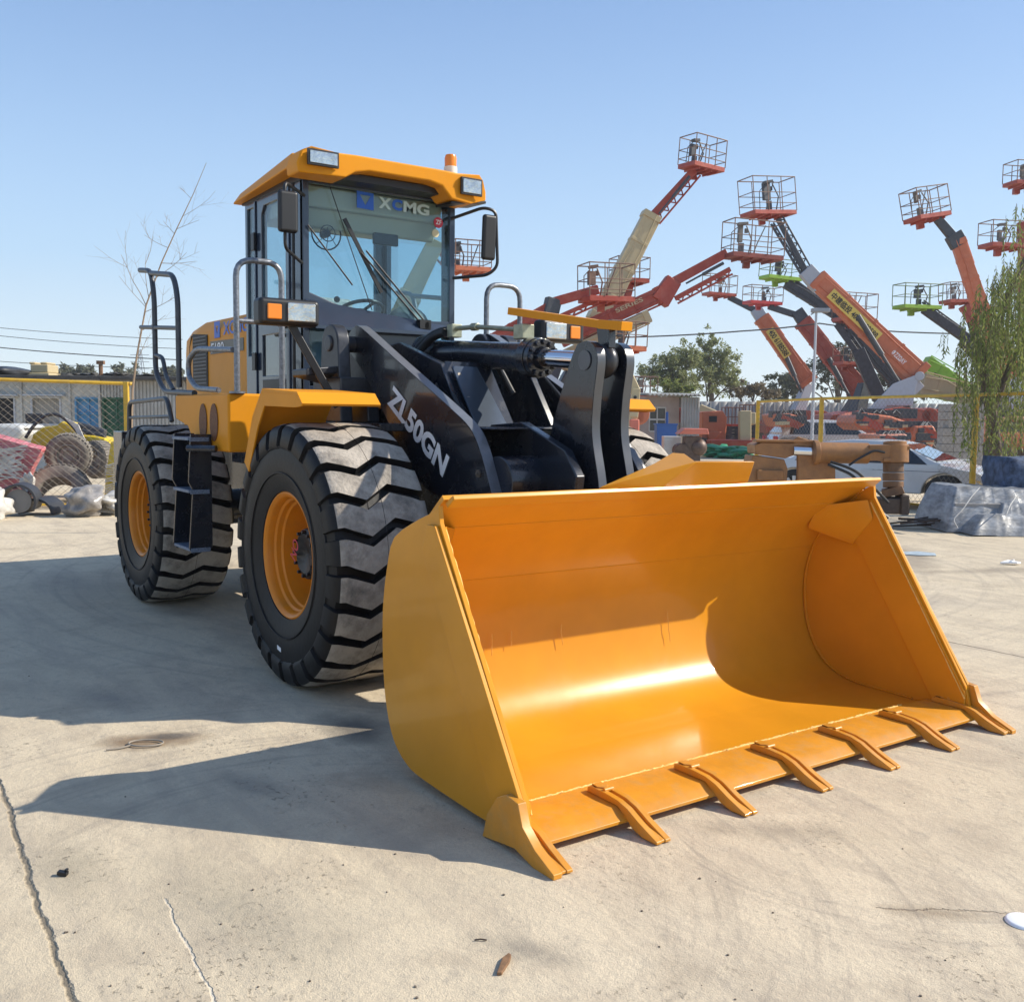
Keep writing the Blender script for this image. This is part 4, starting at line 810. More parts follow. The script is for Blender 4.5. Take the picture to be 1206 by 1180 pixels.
boomlift('boom_lift', 'red lift with a wide basket half behind the willow top at the right edge', 1215, 42, [(1203, 262, 1206, 330, .32, .36, 'r'), (1206, 330, 1214, 440, .5, .6, 'r')], (1183, 290, 52, 27, 42, DR, .2, 0, (0, 1)), 'r')
boomlift('boom_lift', 'red basket lift cut off by the right edge, highest basket on that side', 1250, 44, [(1212, 222, 1236, 330, .36, .45, 'r'), (1236, 330, 1250, 440, .5, .6, 'r')], (1205, 217, 36, 24, 44, DR, .2, 0, (.3, 1)), 'r')
boomlift('boom_lift', 'small red cage lift standing just behind the shed roof', 757, 52, [(757, 470, 757, 490, .5, .5, 'r')], (757, 466, 28, 22, 52, DR, .3, 0, (0, 1)), 'r', chassis=True, foot=False)
t = boomlift('boom_lift', 'folded lift with a lime green boom lying low above the yellow fence', 1165, 50, [(1086, 432, 1145, 466, 1.15, .75, 'g')], None, 'g', foot=False)
boomlabel(t, 'ZTMAX'.replace('ZTMAX', 'ZTMAX'), 1096, 441, 1117, 452, 49.3, .35, False, BLK)
boomlift('boom_lift', 'folded lift with a cream boom lying just below the lime green one', 1175, 47, [(1084, 452, 1150, 470, 1.0, .7, 'c')], None, 'c', foot=False)
boomlift('boom_lift', 'small dark red lift low among the booms in front of the dark tree', 1004, 52, [(1000, 432, 1018, 452, .3, .3, 'r')], (1000, 428, 30, 18, 52, DR, .25, 0, (0, 1)), 'r')
# articulated cream arm with red foot between crank and shed
t = T('lifting_crane', 'bent cream lifting arm with a pink red foot in front of the pale shed', 'lifting arm', 748, 30)
m = M(); P = t.p; m.bar(P(733, 428), P(749, 462), .22, .30); m.bar(P(749, 458), P(746, 492), .30, .24); m.bar(P(746, 490), P(738, 530), .2, .2); m.build('arm', CRM, t.o, .02)
m = M(); 
for y in (468, 482): m.cyl(P(748, y, -.20), P(748, y, -.12), .05, n=10)
m.build('pin', BLK, t.o)
m = M(); m.bar(P(747, 494, -.1), P(747, 540, -.1), .22, .28); m.build('foot', mat('salmon_red', (.60, .17, .11), .5, var=.1), t.o, .04)
# ---------------------------------------------------------------- chain link fences
def fence(name, label, pts, posts, h_off, cell=.10, wr=.0028, bottom=True):
    # pts: [(px, D, top_py)], world straight runs
    A = [at(x, y, D) for x, D, y in pts]
    e = empty(name, (A[0].x, A[0].y, 0), 0, label, 'fence'); o = V((A[0].x, A[0].y, 0)); A = [p-o for p in A]
    m = M()
    for a, b in zip(A, A[1:]): m.tube([a, b], .03, 10)
    m.build('top_rail', YFE, e)
    if bottom:
        m = M()
        for a, b in zip(A, A[1:]): m.tube([V((a.x, a.y, .08)), V((b.x, b.y, .08))], .02, 8)
        m.build('bottom_rail', YFE, e)
    for (i, t_) in posts:
        a, b = A[i], A[i+1]; p = a.lerp(b, t_); m = M(); m.box((p.x, p.y, (p.z+.03)/2), (.08, .08, p.z+.03), Matrix.Rotation(YAW, 3, 'Z').to_quaternion()); m.box((p.x, p.y, .006), (.18, .18, .012)); m.build('post', YFE, e, .006)
    m = M()
    for a, b in zip(A, A[1:]):
        L_ = (V((b.x, b.y, 0))-V((a.x, a.y, 0))).length; d = (V((b.x, b.y, 0))-V((a.x, a.y, 0))).normalized(); nrm = V((-d.y, d.x, 0)); z0, z1 = .10, min(a.z, b.z)-.02; Hh = z1-z0
        k = -int(Hh/cell)-1
        while k*cell*1.3 < L_:
            for sg in (1, -1):
                u0 = k*cell*1.3
                s0, s1 = u0, u0+Hh*1.15
                zz0, zz1 = (z0, z1) if sg == 1 else (z1, z0)
                # clip in s
                c0, c1 = max(s0, 0), min(s1, L_)
                if c1-c0 < .02: continue
                f = lambda s_: zz0+(zz1-zz0)*(s_-s0)/(s1-s0)
                zt = lambda s_: f(s_)+(b.z-a.z)*(s_/L_)*(f(s_)-z0)/Hh if b.z > a.z else f(s_)
                P0 = V((a.x, a.y, 0))+d*c0+V((0, 0, zt(c0)))+nrm*.004*sg; P1 = V((a.x, a.y, 0))+d*c1+V((0, 0, zt(c1)))+nrm*.004*sg
                m.cyl(P0, P1, wr, n=4, cap=False)
            k += 1
    m.build('chain_link_mesh', WIRE, e, recalc=False)
    return e
fence('chain_link_fence', 'yellow framed chain link fence in front of the white building at left', [(-90, 16.3, 444), (152, 17.2, 452), (157, 17.25, 452)], [(0, .985)], 0)
fence('chain_link_fence', 'yellow framed chain link fence running along the right side before the boom lifts', [(893, 25.0, 473), (968, 22.0, 469.5), (1150, 17.3, 465), (1290, 14.8, 461)], [(0, .0), (1, .0), (2, .0)], 0)
# ---------------------------------------------------------------- left building
WL = mat('whitewashed_wall', (.50, .50, .47), .8, var=.07, vs=1, dirt=(.30, .28, .24), dirts=1.2, dirta=.5)
CORR = mat('corrugated_sheet', (.42, .42, .40), .5, metal=.2, var=.1, vs=2, dirt=(.28, .22, .16), dirts=1.5, dirta=.5)
DK = mat('dark_opening', (.02, .02, .022), .8)
CURT = mat('grey_curtain', (.28, .27, .25), .9, var=.35, vs=2, stretch=(14, 1, 1))
BLD = mat('blue_door', (.05, .22, .42), .5, var=.2, vs=3, dirt=(.25, .28, .30), dirts=3, dirta=.4)
GRD = mat('green_door', (.02, .09, .05), .6, var=.3, vs=3)
ROOFM = mat('roof_felt', (.07, .068, .065), .9, var=.3, vs=4)
t = T('workshop_building', 'long low white building with curtained windows behind the left fence', 'building', 60, 28); P = t.p
def vq(x0, y0, x1, y1, dy=0): return [P(x0, y0, dy), P(x1, y0, dy), P(x1, y1, dy), P(x0, y1, dy)]
Lx, Rx, top = P(-120, 450).x, P(228, 450).x, P(60, 447).z
m = M(); holes = []
def hole(x0, y0, x1, y1): return [(P(x0, y0).x, P(x0, y0).z), (P(x1, y0).x, P(x0, y0).z), (P(x1, y0).x, P(x0, y1).z), (P(x0, y0).x, P(x0, y1).z)]
ops = [(-70, 468, -30, 500), (-6, 468, 18, 502), (38, 468, 72, 500), (90, 469, 118, 505), (122, 469, 152, 530)]
m.panel([(Lx, 0), (P(118, 450).x, 0), (P(118, 450).x, top), (Lx, top)] if False else [(Lx, 0), (Rx, 0), (Rx, top), (Lx, top)], [hole(*o) for o in ops], lambda x, z: (x, 0, z), (0, .2, 0)); m.bb((Lx, .2, 0), (Rx, 6, top-.02)); m.build('wall', WL, t.o)
m = M()
x = P(155, 450).x
while x < Rx: m.cyl((x, -.02, 0), (x, -.02, top-.02), .035, n=6); x += .10
x = P(122, 450).x; 
while x < P(152, 450).x: m.cyl((x, -.02, P(122, 468).z), (x, -.02, top-.02), .03, n=6); x += .09
m.build('corrugated_cladding', CORR, t.o)
for o, mt, nm in zip(ops, [CURT, DK, CURT, BLD, GRD], ['window', 'window', 'window', 'door', 'door']):
    h = hole(*o); m = M(); m.prism([(h[0][0], .08, h[0][1]), (h[1][0], .08, h[1][1]), (h[2][0], .08, h[2][1]), (h[3][0], .08, h[3][1])], (0, .02, 0)); pn = m.build(nm, mt, t.o)
    m = M(); 
    for a, b in ((0, 1), (1, 2), (2, 3), (3, 0)): m.bar((h[a][0], -.01, h[a][1]), (h[b][0], -.01, h[b][1]), .05, .05)
    if nm == 'door':
        xm = (h[0][0]+h[1][0])/2; m.bar((xm, .05, h[0][1]), (xm, .05, h[2][1]), .04, .04); m.bar((h[0][0], .05, (h[0][1]+h[2][1])/2), (h[1][0], .05, (h[0][1]+h[2][1])/2), .04, .04)
    else: m.bar((h[0][0]-.15, -.12, h[0][1]+.06), (h[1][0]+.15, -.12, h[1][1]+.06), .25, .04)
    m.build('frame', mt if nm == 'door' else MATS['knuckle_pale_grey'], pn)
for px in (27, 84, 119):
    m = M(); m.bar((P(px, 450).x, -.03, 0), (P(px, 450).x, -.03, top), .10, .06); m.build('downpipe', CORR, t.o)
m = M(); m.bb((Lx-.2, -.35, top), (Rx+.2, 6.2, top+.10)); m.build('roof', ROOFM, t.o, .02)
# clutter on the roof: each a thing
def blob(name, label, cat, px, py_c, wpx, hpx, D, mt, dep=None, seed=1, lump=.25, z0=None, group=None, fine=3, subdiv=3, smooth=80, sx=1.0):
    tt = T(name, label, cat, px, D, 0, group); c = tt.p(px, py_c); k = D/FPX; r = random.Random(seed)
    bm = bmesh.new(); bmesh.ops.create_icosphere(bm, subdivisions=subdiv, radius=1)
    ph = [(V((r.uniform(-1, 1), r.uniform(-1, 1), r.uniform(-1, 1))).normalized(), r.uniform(1.5, fine*2), r.uniform(0, 6)) for _ in range(14)]
    zmin = None
    for v in bm.verts:
        n = v.co.copy(); d = 1+sum(sin(n.dot(a)*f+p) for a, f, p in ph)/14*lump*4
        v.co = V((n.x*d*wpx*k/2, n.y*d*(dep or wpx*k/2), n.z*(1+(d-1)*.6)*hpx*k/2))
        f0 = -hpx*k/2*.92
        if v.co.z < f0: v.co.z = f0
    me = bpy.data.meshes.new(name); bm.to_mesh(me); bm.free(); me.materials.append(mt); me.polygons.foreach_set('use_smooth', [True]*len(me.polygons)); me.set_sharp_from_angle(angle=radians(180))
    o = tt.o; COL.objects.unlink(o); bpy.data.objects.remove(o)
    ob = bpy.data.objects.new(name, me); COL.objects.link(ob); base = tt.loc; ob.rotation_euler = (0, 0, tt.rz)
    ob.location = base+Matrix.Rotation(tt.rz, 3, 'Z') @ c if z0 is None else base+Matrix.Rotation(tt.rz, 3, 'Z') @ V((c.x, c.y, z0+hpx*k/2*.90))
    return tag(ob, label, cat, group)
TARPB = mat('black_tarp', (.03, .032, .038), .5, var=.3, vs=4, bump=.6, bs=6)
zr = top+.10
blob('tarpaulin', 'black tarpaulin heap on the roof at the left edge', 'tarpaulin', 8, 440, 52, 12, 29, TARPB, 1.2, 3, .35, zr)
t = T('roof_tank', 'beige ribbed tank on the roof of the white building', 'tank', 54, 29.5); P = t.p; m = M()
x0, x1 = P(41, 440).x, P(67, 440).x
m.bb((x0, -.4, zr), (x1, .4, zr+.12)); m.bb((x0+.08, -.35, zr+.12), (x1-.05, .35, zr+.36)); m.bb((x0+.02, -.3, zr+.36), (x0+.2, .3, zr+.43)); m.bb((x1-.3, -.3, zr+.36), (x1-.1, .3, zr+.43)); m.build('body', CRM, t.o, .05)
for i, (px, w_, h_, lb) in enumerate(((88, 22, 5, 'low dark board heap on the roof right of the beige tank'), (112, 16, 6, 'grey rubble heap on the roof above the blue door'), (140, 26, 6, 'long dark scrap heap on the roof above the green door'), (175, 34, 5, 'flat scrap heap on the roof behind the tall handrail'))):
    blob('scrap_heap', lb, 'scrap heap', px, 443, w_, h_, 29, MATS['roof_felt'], .6, 20+i, .5, zr, 'scrap heaps on the roof', 6)
t = T('roof_post', 'short rusty post standing on the roof of the white building', 'post', 120, 28.5); m = M(); m.cyl((0, 0, zr), (0, 0, zr+.42), .06, n=8); m.box((0, 0, zr+.40), (.2, .12, .1)); m.build('post', mat('rust', (.20, .11, .06), .9, var=.3, vs=8), t.o)
# ---------------------------------------------------------------- rubbish behind the left fence
YMC = mat('scrap_yellow', (.62, .44, .02), .5, var=.1, dirt=(.30, .22, .10), dirts=4, dirta=.4)
PINK = mat('red_plastic_wrap', (.55, .13, .14), .35, var=.25, vs=2, stretch=(2, 2, 14), bump=.8, bs=4, dirt=(.72, .60, .58), dirts=2.5, dirta=.6)
GRAYP = mat('grey_plastic_bag', (.27, .25, .23), .3, var=.45, vs=7, bump=.9, bs=9)
WHP = mat('white_film', (.52, .50, .46), .35, var=.3, vs=6, bump=.8, bs=9)
TYD = mat('dusty_old_tyre', (.17, .155, .135), .9, var=.3, vs=8, bump=.5, bs=30, dirt=(.33, .28, .22), dirts=3, dirta=.5)
RIMG = mat('dirty_steel_rim', (.30, .28, .25), .6, metal=.3, var=.35, vs=9)
# wrapped red machine
t = T('wrapped_machine', 'large machine wrapped in red and white plastic film at the left edge', 'wrapped machine', 5, 17.9); P = t.p
m = M()
rows = []
for dy in (-.2, 0, .3, .9):
    k = {-.2: 0, 0: 1, .3: 1, .9: .8}[dy]
    pts = [(-70, 512), (-20, 510), (0, 511), (25, 518), (45, 524), (56, 526), (44, 548), (34, 570), (30, 590), (0, 590), (-70, 590)]
    cx, cy_ = 0, 555
    row = []
    for i, (x, y) in enumerate(pts):
        kk = 1 if k == 1 else (.9 if k == .8 else .88)
        row.append(P(cx+(x-cx)*kk, cy_+(y-cy_)*kk, dy))
    rows.append(row)
rows = [[r_[i] if j % 1 == 0 else r_[i] for i in range(11)] for j, r_ in enumerate(rows)]
m.strip([r_+[r_[0]] for r_ in rows]); m.add(rows[0], [tuple(range(11))]); m.add(rows[-1], [tuple(range(11))[::-1]])
ob = m.build('plastic_wrap', PINK, t.o, .06, 60)
m = M()
for i in range(34):
    y = rnd.uniform(515, 575); a = P(-30, y+rnd.uniform(-8, 8))+V((0, -.36, 0)); b = P(rnd.uniform(28, 44), 522+rnd.uniform(0, 46))+V((0, -.34, 0)); w_ = rnd.uniform(.006, .03)
    m.prism([a, b, b+V((0, 0, w_)), a+V((0, 0, w_*2))], (0, -.004, 0))
m.build('film_strap', WHP, t.o)
# yellow machine arms
t = T('excavator_scrap', 'arched yellow machine arm lying behind the two old tyres', 'machine arm', 70, 19.6); P = t.p
m = M(); m.prism([P(34, 524), P(38, 512), P(50, 503), P(66, 501), (P(72, 496)), P(80, 498), P(94, 512), P(110, 513), P(124, 516), P(124, 526), P(100, 524), P(92, 532), P(70, 530), P(50, 528)], (0, .5, 0)); m.build('arm', YMC, t.o, .04)
m = M(); m.tube([P(30, 516, -.1), P(40, 500, -.1), P(55, 488, -.1), P(70, 488, -.1), P(84, 500, -.1), P(100, 520, -.1)], .035, 8, .4); m.tube([P(92, 502, .2), P(124, 511, .2)], .09, 10); m.tube([P(96, 508, .1), P(124, 515, .1)], .06, 10); m.box(P(44, 493, .7), (.35, .3, .2)); m.build('hose', TARPB, t.o, .02)
m = M(); m.prism([P(76, 492, -.15), P(92, 500, -.15), P(99, 516, -.15), P(103, 528, -.15), P(96, 522, -.15), P(88, 505, -.15)], (0, .03, 0)); m.build('torn_film', WHP, t.o)
t = T('machine_scrap', 'upright yellow machine leg wrapped in film beside the rear wheel', 'machine leg', 134, 17.9); P = t.p
m = M(); m.prism([P(122, 588), P(124, 560), P(127, 540), P(130, 520), P(143, 518), P(147, 545), P(143, 575), P(140, 588)], (0, .4, 0)); m.cyl(P(138, 547, -.05), P(138, 547, .0), .06, n=14); m.build('leg', YMC, t.o, .03)
m = M()
for i in range(16): y = 548+i*2.6; m.tube([P(124, y+rnd.uniform(-3, 3), -.06), P(134, y-2, -.10), P(146, y+rnd.uniform(-5, 5), -.05)], .010, 5)
m.build('film_strap', WHP, t.o)
def old_tyre(label, px, py, D, R, wd, tilt, yaw, rim=True, z=None, n=56):
    t = T('old_tyre', label, 'tyre', px, D, 0, 'old tyres behind the left fence'); c = t.p(px, py)
    q = Matrix.Rotation(yaw, 3, 'Z') @ Matrix.Rotation(tilt, 3, 'X')
    m = M(); ri = R*.55; m.lathe([(ri, -wd*.40), (R*.72, -wd*.52), (R*.90, -wd*.50), (R*.97, -wd*.42), (R, -wd*.25), (R, wd*.25), (R*.97, wd*.42), (R*.9, wd*.5), (R*.72, wd*.52), (ri, wd*.40), (ri*1.04, 0)], (0, 0, 0), (0, 1, 0), n, close=True)
    for k in range(36):
        a0 = 2*pi*k/36; m.add([V((rr*sin(a), y, rr*cos(a))) for rr in (R*.985, R*1.03) for a, y in ((a0, -wd*.45), (a0+.11, -wd*.45), (a0+.14, wd*.45), (a0+.03, wd*.45))], [(4, 5, 6, 7), (0, 1, 5, 4), (1, 2, 6, 5), (2, 3, 7, 6), (3, 0, 4, 7)])
    m.v = [q @ p for p in m.v]; m.v = [p+c for p in m.v]; m.build('tread', TYD, t.o, 0, 40)
    if rim:
        m = M(); m.lathe([(ri*1.02, -wd*.38), (ri*.92, -wd*.42), (ri*.86, -wd*.2), (ri*.8, -wd*.12), (ri*.45, -wd*.22), (ri*.42, -wd*.10), (.0001, -wd*.08)], (0, 0, 0), (0, 1, 0), 40, close=False)
        for k in range(8): a = 2*pi*k/8; m.cyl((ri*.62*sin(a), -wd*.26, ri*.62*cos(a)), (ri*.62*sin(a), -wd*.14, ri*.62*cos(a)), ri*.10, n=8)
        m.v = [(q @ p)+c for p in m.v]; m.build('rim', RIMG, t.o, 0, 40)
    return t
old_tyre('worn tyre on a rusty steel rim propped above the big bare tyre', 81, 536, 18.9, .40, .26, .12, .25)
old_tyre('big dusty tyre without a rim leaning behind the mesh, low', 67, 585, 18.1, .60, .34, -.62, .0, False)
old_tyre('dark tyre half hidden right of the worn tyre with the rim', 116, 541, 19.6, .36, .26, .0, -.5, True)
t = T('timber_plank', 'long pale timber plank on the ground along the left fence', 'plank', 55, 17.4); P = t.p; m = M(); m.bar((P(-30, 600).x, 0, .09), (P(84, 600).x, -.1, .10), .12, .07); m.build('plank', mat('old_timber', (.40, .31, .20), .9, var=.2, vs=3, stretch=(1, 12, 12)), t.o, .01)
blob('wrapped_bundle', 'round grey plastic wrapped bundle on the concrete beside the rear wheel', 'wrapped bundle', 101, 598, 46, 40, 16.0, GRAYP, .30, 5, .22, 0, None, 5, 4, 35)
blob('film_heap', 'crumpled white film heap between the grey bundle and the rear wheel', 'plastic film', 130, 604, 36, 26, 16.3, WHP, .25, 8, .5, 0, None, 7, 4, 35)
blob('film_heap', 'white plastic film heap at the far left edge on the ground', 'plastic film', -4, 604, 18, 36, 15.4, WHP, .3, 9, .4, 0, None, 6, 4, 35)
blob('film_heap', 'thin white film fold hanging at the lower end of the red wrapped machine', 'plastic film', 34, 577, 14, 44, 17.3, WHP, .12, 19, .5, None, None, 6, 4, 35)
blob('rag_heap', 'dark red rag heap on the ground under the red wrapped machine', 'rag heap', 18, 588, 44, 22, 17.3, mat('dark_red_rags', (.10, .03, .028), .9, var=.6, vs=6), .3, 12, .6, 0, None, 8, 4, 35)
# half pipes
for i, (px, py, w_, lb) in enumerate(((17, 611, 36, 'black rubber half pipe with a grey end standing at the left edge'), (38, 609, 24, 'ribbed black half pipe lying right of the grey ended one'))):
    t = T('half_pipe', lb, 'half pipe', px, 15.6+.25*i, .25*(1-i)); P = t.p; R = .24-.02*i; m = M(); c = V((0, 0, R))
    arc = [V((R*cos(a), 0, R+R*sin(a))) for a in [-.5+(pi+1.0)*k/20 for k in range(21)]] if i == 0 else [V((R*1.1*cos(a), 0, .02+R*sin(a))) for a in [pi*k/16 for k in range(17)]]
    m.shell(arc, (0, .5, 0), .035); m.build('shell', TARPB, t.o, .004, 60)
    if i == 0: m = M(); m.lathe([(.0001, .1), (R*.78, .1), (R*.78, .14), (.0001, .14)], (0, 0, R), (0, 1, 0), 24); m.build('end_cap', mat('grey_cap', (.20, .20, .20), .6), t.o)
    else:
        m = M(); 
        for a in (.7, 1.3, 1.9, 2.5): m.bar(V((R*1.13*cos(a), 0, .02+R*1.03*sin(a))), V((R*1.13*cos(a), .5, .02+R*1.03*sin(a))), .02, .02)
        m.build('rib', BLK, t.o)
# pale hood by the building (car-like)
t = T('old_car_bonnet', 'faded white car bonnet lying behind the red wrapped machine', 'car bonnet', 20, 22); P = t.p; m = M(); m.prism([P(-30, 503), P(0, 499), P(24, 501), P(30, 510), P(20, 520), P(-30, 520)], (0, 1.2, 0)); m.build('panel', mat('faded_white', (.55, .55, .52), .5, var=.15), t.o, .1, seg=3)
# sapling with bare branches
def branches(m, p, d, l, r, depth, rr, up=.1):
    q = p; pts = [p]; n = 4
    for i in range(n):
        d = (d+V((rr.uniform(-.14, .14), rr.uniform(-.14, .14), rr.uniform(-.05, .12)))).normalized(); q = q+d*l/n; pts.append(q)
    m.tube(pts, [r*(1-.55*i/n) for i in range(n+1)], 5)
    if depth:
        for k in range(rr.choice((2, 3, 3))):
            t_ = rr.uniform(.35, 1); i = min(n, int(t_*n)); a = pts[i]; side = d.cross(V((rr.uniform(-1, 1), rr.uniform(-1, 1), rr.uniform(-.3, .6)))).normalized()
            branches(m, a, (d*.75+side*.65+V((0, 0, up))).normalized(), l*rr.uniform(.5, .75), r*.5, depth-1, rr, up)
TWIG = mat('bare_twig', (.30, .22, .15), .9, var=.2)
t = T('bare_sapling', 'thin bare leafless sapling rising behind the tall rear handrail', 'sapling', 152, 13.8); rr = random.Random(4); P = t.p
m = M(); tr = [P(152, 600), P(156, 460), P(161, 420), P(172, 360), P(190, 310), P(208, 270), P(228, 228), P(243, 192)]; m.tube(tr, [.018, .015, .013, .011, .009, .007, .005, .003], 6); m.build('trunk', TWIG, t.o)
m = M()
for (x, y, x2, y2, r) in ((172, 360, 150, 300, .006), (175, 350, 168, 300, .005), (183, 328, 222, 300, .005), (190, 310, 235, 312, .005), (208, 270, 236, 262, .004), (205, 275, 190, 262, .004), (215, 255, 262, 236, .003), (198, 292, 168, 280, .004), (225, 234, 212, 222, .003), (170, 368, 212, 352, .005), (166, 390, 196, 372, .005), (160, 425, 180, 400, .005), (172, 362, 140, 330, .004)):
    a, b = P(x, y), P(x2, y2); branches(m, a, (b-a).normalized(), (b-a).length, r, 2, rr, .05)
m.build('branches', TWIG, t.o)
# ---------------------------------------------------------------- foliage
def leafmat(name, c, c2, tr=.35):
    m = bpy.data.materials.new(name); m.use_nodes = True; N = m.node_tree.nodes; L = m.node_tree.links; b = N['Principled BSDF']; b.inputs['Roughness'].default_value = .6
    g = N.new('ShaderNodeNewGeometry'); mx = N.new('ShaderNodeMix'); mx.data_type = 'RGBA'; mx.inputs[6].default_value = (*c, 1); mx.inputs[7].default_value = (*c2, 1); L.new(g.outputs['Random Per Island'], mx.inputs[0]); L.new(mx.outputs[2], b.inputs['Base Color'])
    tl = N.new('ShaderNodeBsdfTranslucent'); L.new(mx.outputs[2], tl.inputs[0]); ms = N.new('ShaderNodeMixShader'); ms.inputs[0].default_value = tr; L.new(b.outputs[0], ms.inputs[1]); L.new(tl.outputs[0], ms.inputs[2]); L.new(ms.outputs[0], N['Material Output'].inputs[0]); return m
LF1 = leafmat('tree_leaf_olive', (.17, .20, .07), (.34, .36, .16)); LF2 = leafmat('tree_leaf_dark', (.055, .065, .04), (.13, .14, .08)); LF3 = leafmat('willow_leaf', (.11, .16, .035), (.25, .27, .08), .5); LF4 = leafmat('dry_bush_leaf', (.14, .115, .07), (.25, .20, .12)); LFF = leafmat('far_tree_leaf', (.12, .13, .08), (.20, .20, .13))
BARK = mat('bark', (.12, .09, .065), .95, var=.3, vs=10, bump=.7, bs=20)
def leafy(m, c, R, n, s, rr, droop=.0):
    for _ in range(n):
        while True:
            p = V((rr.uniform(-1, 1), rr.uniform(-1, 1), rr.uniform(-1, 1)))
            if .25 < p.length < 1: break
        p = V((p.x*R[0], p.y*R[1], p.z*R[2]))+c; a = V((rr.uniform(-1, 1), rr.uniform(-1, 1), rr.uniform(-1, .6)-droop)).normalized(); b = a.cross(V((rr.uniform(-1, 1), rr.uniform(-1, 1), rr.uniform(-1, 1)))).normalized()
        l = s*rr.uniform(.6, 1.3); m.add([p, p+a*l*.5+b*l*.22, p+a*l, p+a*l*.5-b*l*.22], [(0, 1, 2, 3)])
def tree(label, px, D, clumps, leaf, n, ls, seed, name='tree', trunk_top=None, kind='tree', droop=0, group=None, twigs=True):
    t = T(name, label, kind, px, D, 0, group); rr = random.Random(seed); P = t.p; k = D/FPX; ty = trunk_top or min(c[1] for c in clumps)+8
    b = P(px, 0); top_ = P(px, ty); m = M(); base = V((0, 0, 0)); mid = V((.15, 0, top_.z*.5)); m.tube([base, mid, top_*.98], [.02*top_.z+.12, .014*top_.z+.08, .03], 8)
    m.build('trunk', BARK, t.o)
    br = M()
    for (cx, cy_, rx, ry) in clumps:
        c = P(cx, cy_); s0 = base.lerp(top_, rr.uniform(.3, .7)); br.tube([s0, s0.lerp(c, .5)+V((0, 0, .1)), c], [.07, .05, .02], 5)
        for _ in range(5 if twigs else 0): e = c+V((rr.uniform(-1, 1)*rx*k, rr.uniform(-1, 1)*rx*k*.6, rr.uniform(-1, 1)*ry*k)); br.tube([s0.lerp(c, .6), c.lerp(e, .5), e], [.03, .02, .008], 4)
    br.build('limb', BARK, t.o)
    m = M(); area = sum(c[2]*c[3] for c in clumps)
    for (cx, cy_, rx, ry) in clumps:
        c = P(cx, cy_); nn = int(n*rx*ry/area); sub = max(4, nn//38)
        for _ in range(sub):
            q = V((rr.gauss(0, .45), rr.gauss(0, .45), rr.gauss(0, .45))); cc = c+V((q.x*rx*k, q.y*rx*k*.8, q.z*ry*k)); R_ = rr.uniform(.10, .30)*min(rx, ry)*k
            leafy(m, cc, (R_, R_, R_*1.1), nn//sub, ls, rr, droop)
    m.build('crown', leaf, t.o, recalc=False)
    return t
tree('bushy green tree beyond the shed with a pale yellow green lower left side', 798, 66, [(790, 425, 22, 16), (785, 445, 28, 18), (812, 418, 18, 16), (770, 440, 16, 16), (805, 450, 22, 16)], LF1, 10000, .20, 11)
tree('taller feathery olive tree right of the bushy green tree', 835, 70, [(835, 405, 14, 12), (828, 422, 20, 18), (850, 425, 20, 18), (840, 445, 26, 18), (862, 450, 16, 14)], LF1, 10000, .20, 12)
tree('dark round tree behind the crimson boom', 985, 78, [(985, 415, 22, 16), (1000, 430, 24, 20), (970, 440, 26, 20), (940, 450, 18, 14), (1010, 450, 20, 18)], LF2, 6500, .27, 13)
tree('dark purple brown tree at the foot of the orange boom left of the street light', 926, 84, [(925, 446, 20, 12), (940, 458, 18, 12), (915, 462, 18, 10)], LF2, 2600, .34, 14)
tree('small dark green tree low behind the large orange boom', 1052, 74, [(1050, 445, 20, 18), (1065, 460, 18, 14)], LF2, 2400, .32, 15)
tree('dry reddish brown bush at the end of the far tin wall', 882, 66, [(870, 462, 16, 8), (890, 460, 16, 10), (905, 466, 14, 8)], LF4, 2600, .22, 16, 'bush', 470, 'bush', group=None)
tree('pale green willow shrub low right of the shed roof', 800, 58, [(790, 458, 14, 12), (806, 462, 14, 9)], LF3, 1500, .22, 17, 'bush', 460, 'bush')
for i, (px, w_, h_, lb) in enumerate(((78, 14, 7, 'low round tree above the roof behind the beige tank'), (98, 13, 6, 'low round tree right of the first one above the roof'), (146, 22, 9, 'wide grey green tree behind the bare sapling'), (200, 18, 6, 'small olive tree seen between the handrail tubes'), (48, 12, 5, 'small tree just left of the low round trees'))):
    tree(lb, px, 120, [(px, 438-h_*.2, w_, h_), (px+w_*.5, 441, w_*.7, h_*.7), (px-w_*.5, 441, w_*.6, h_*.6)], LFF, 1100, .5, 30+i, group='far trees above the left roof', twigs=False)
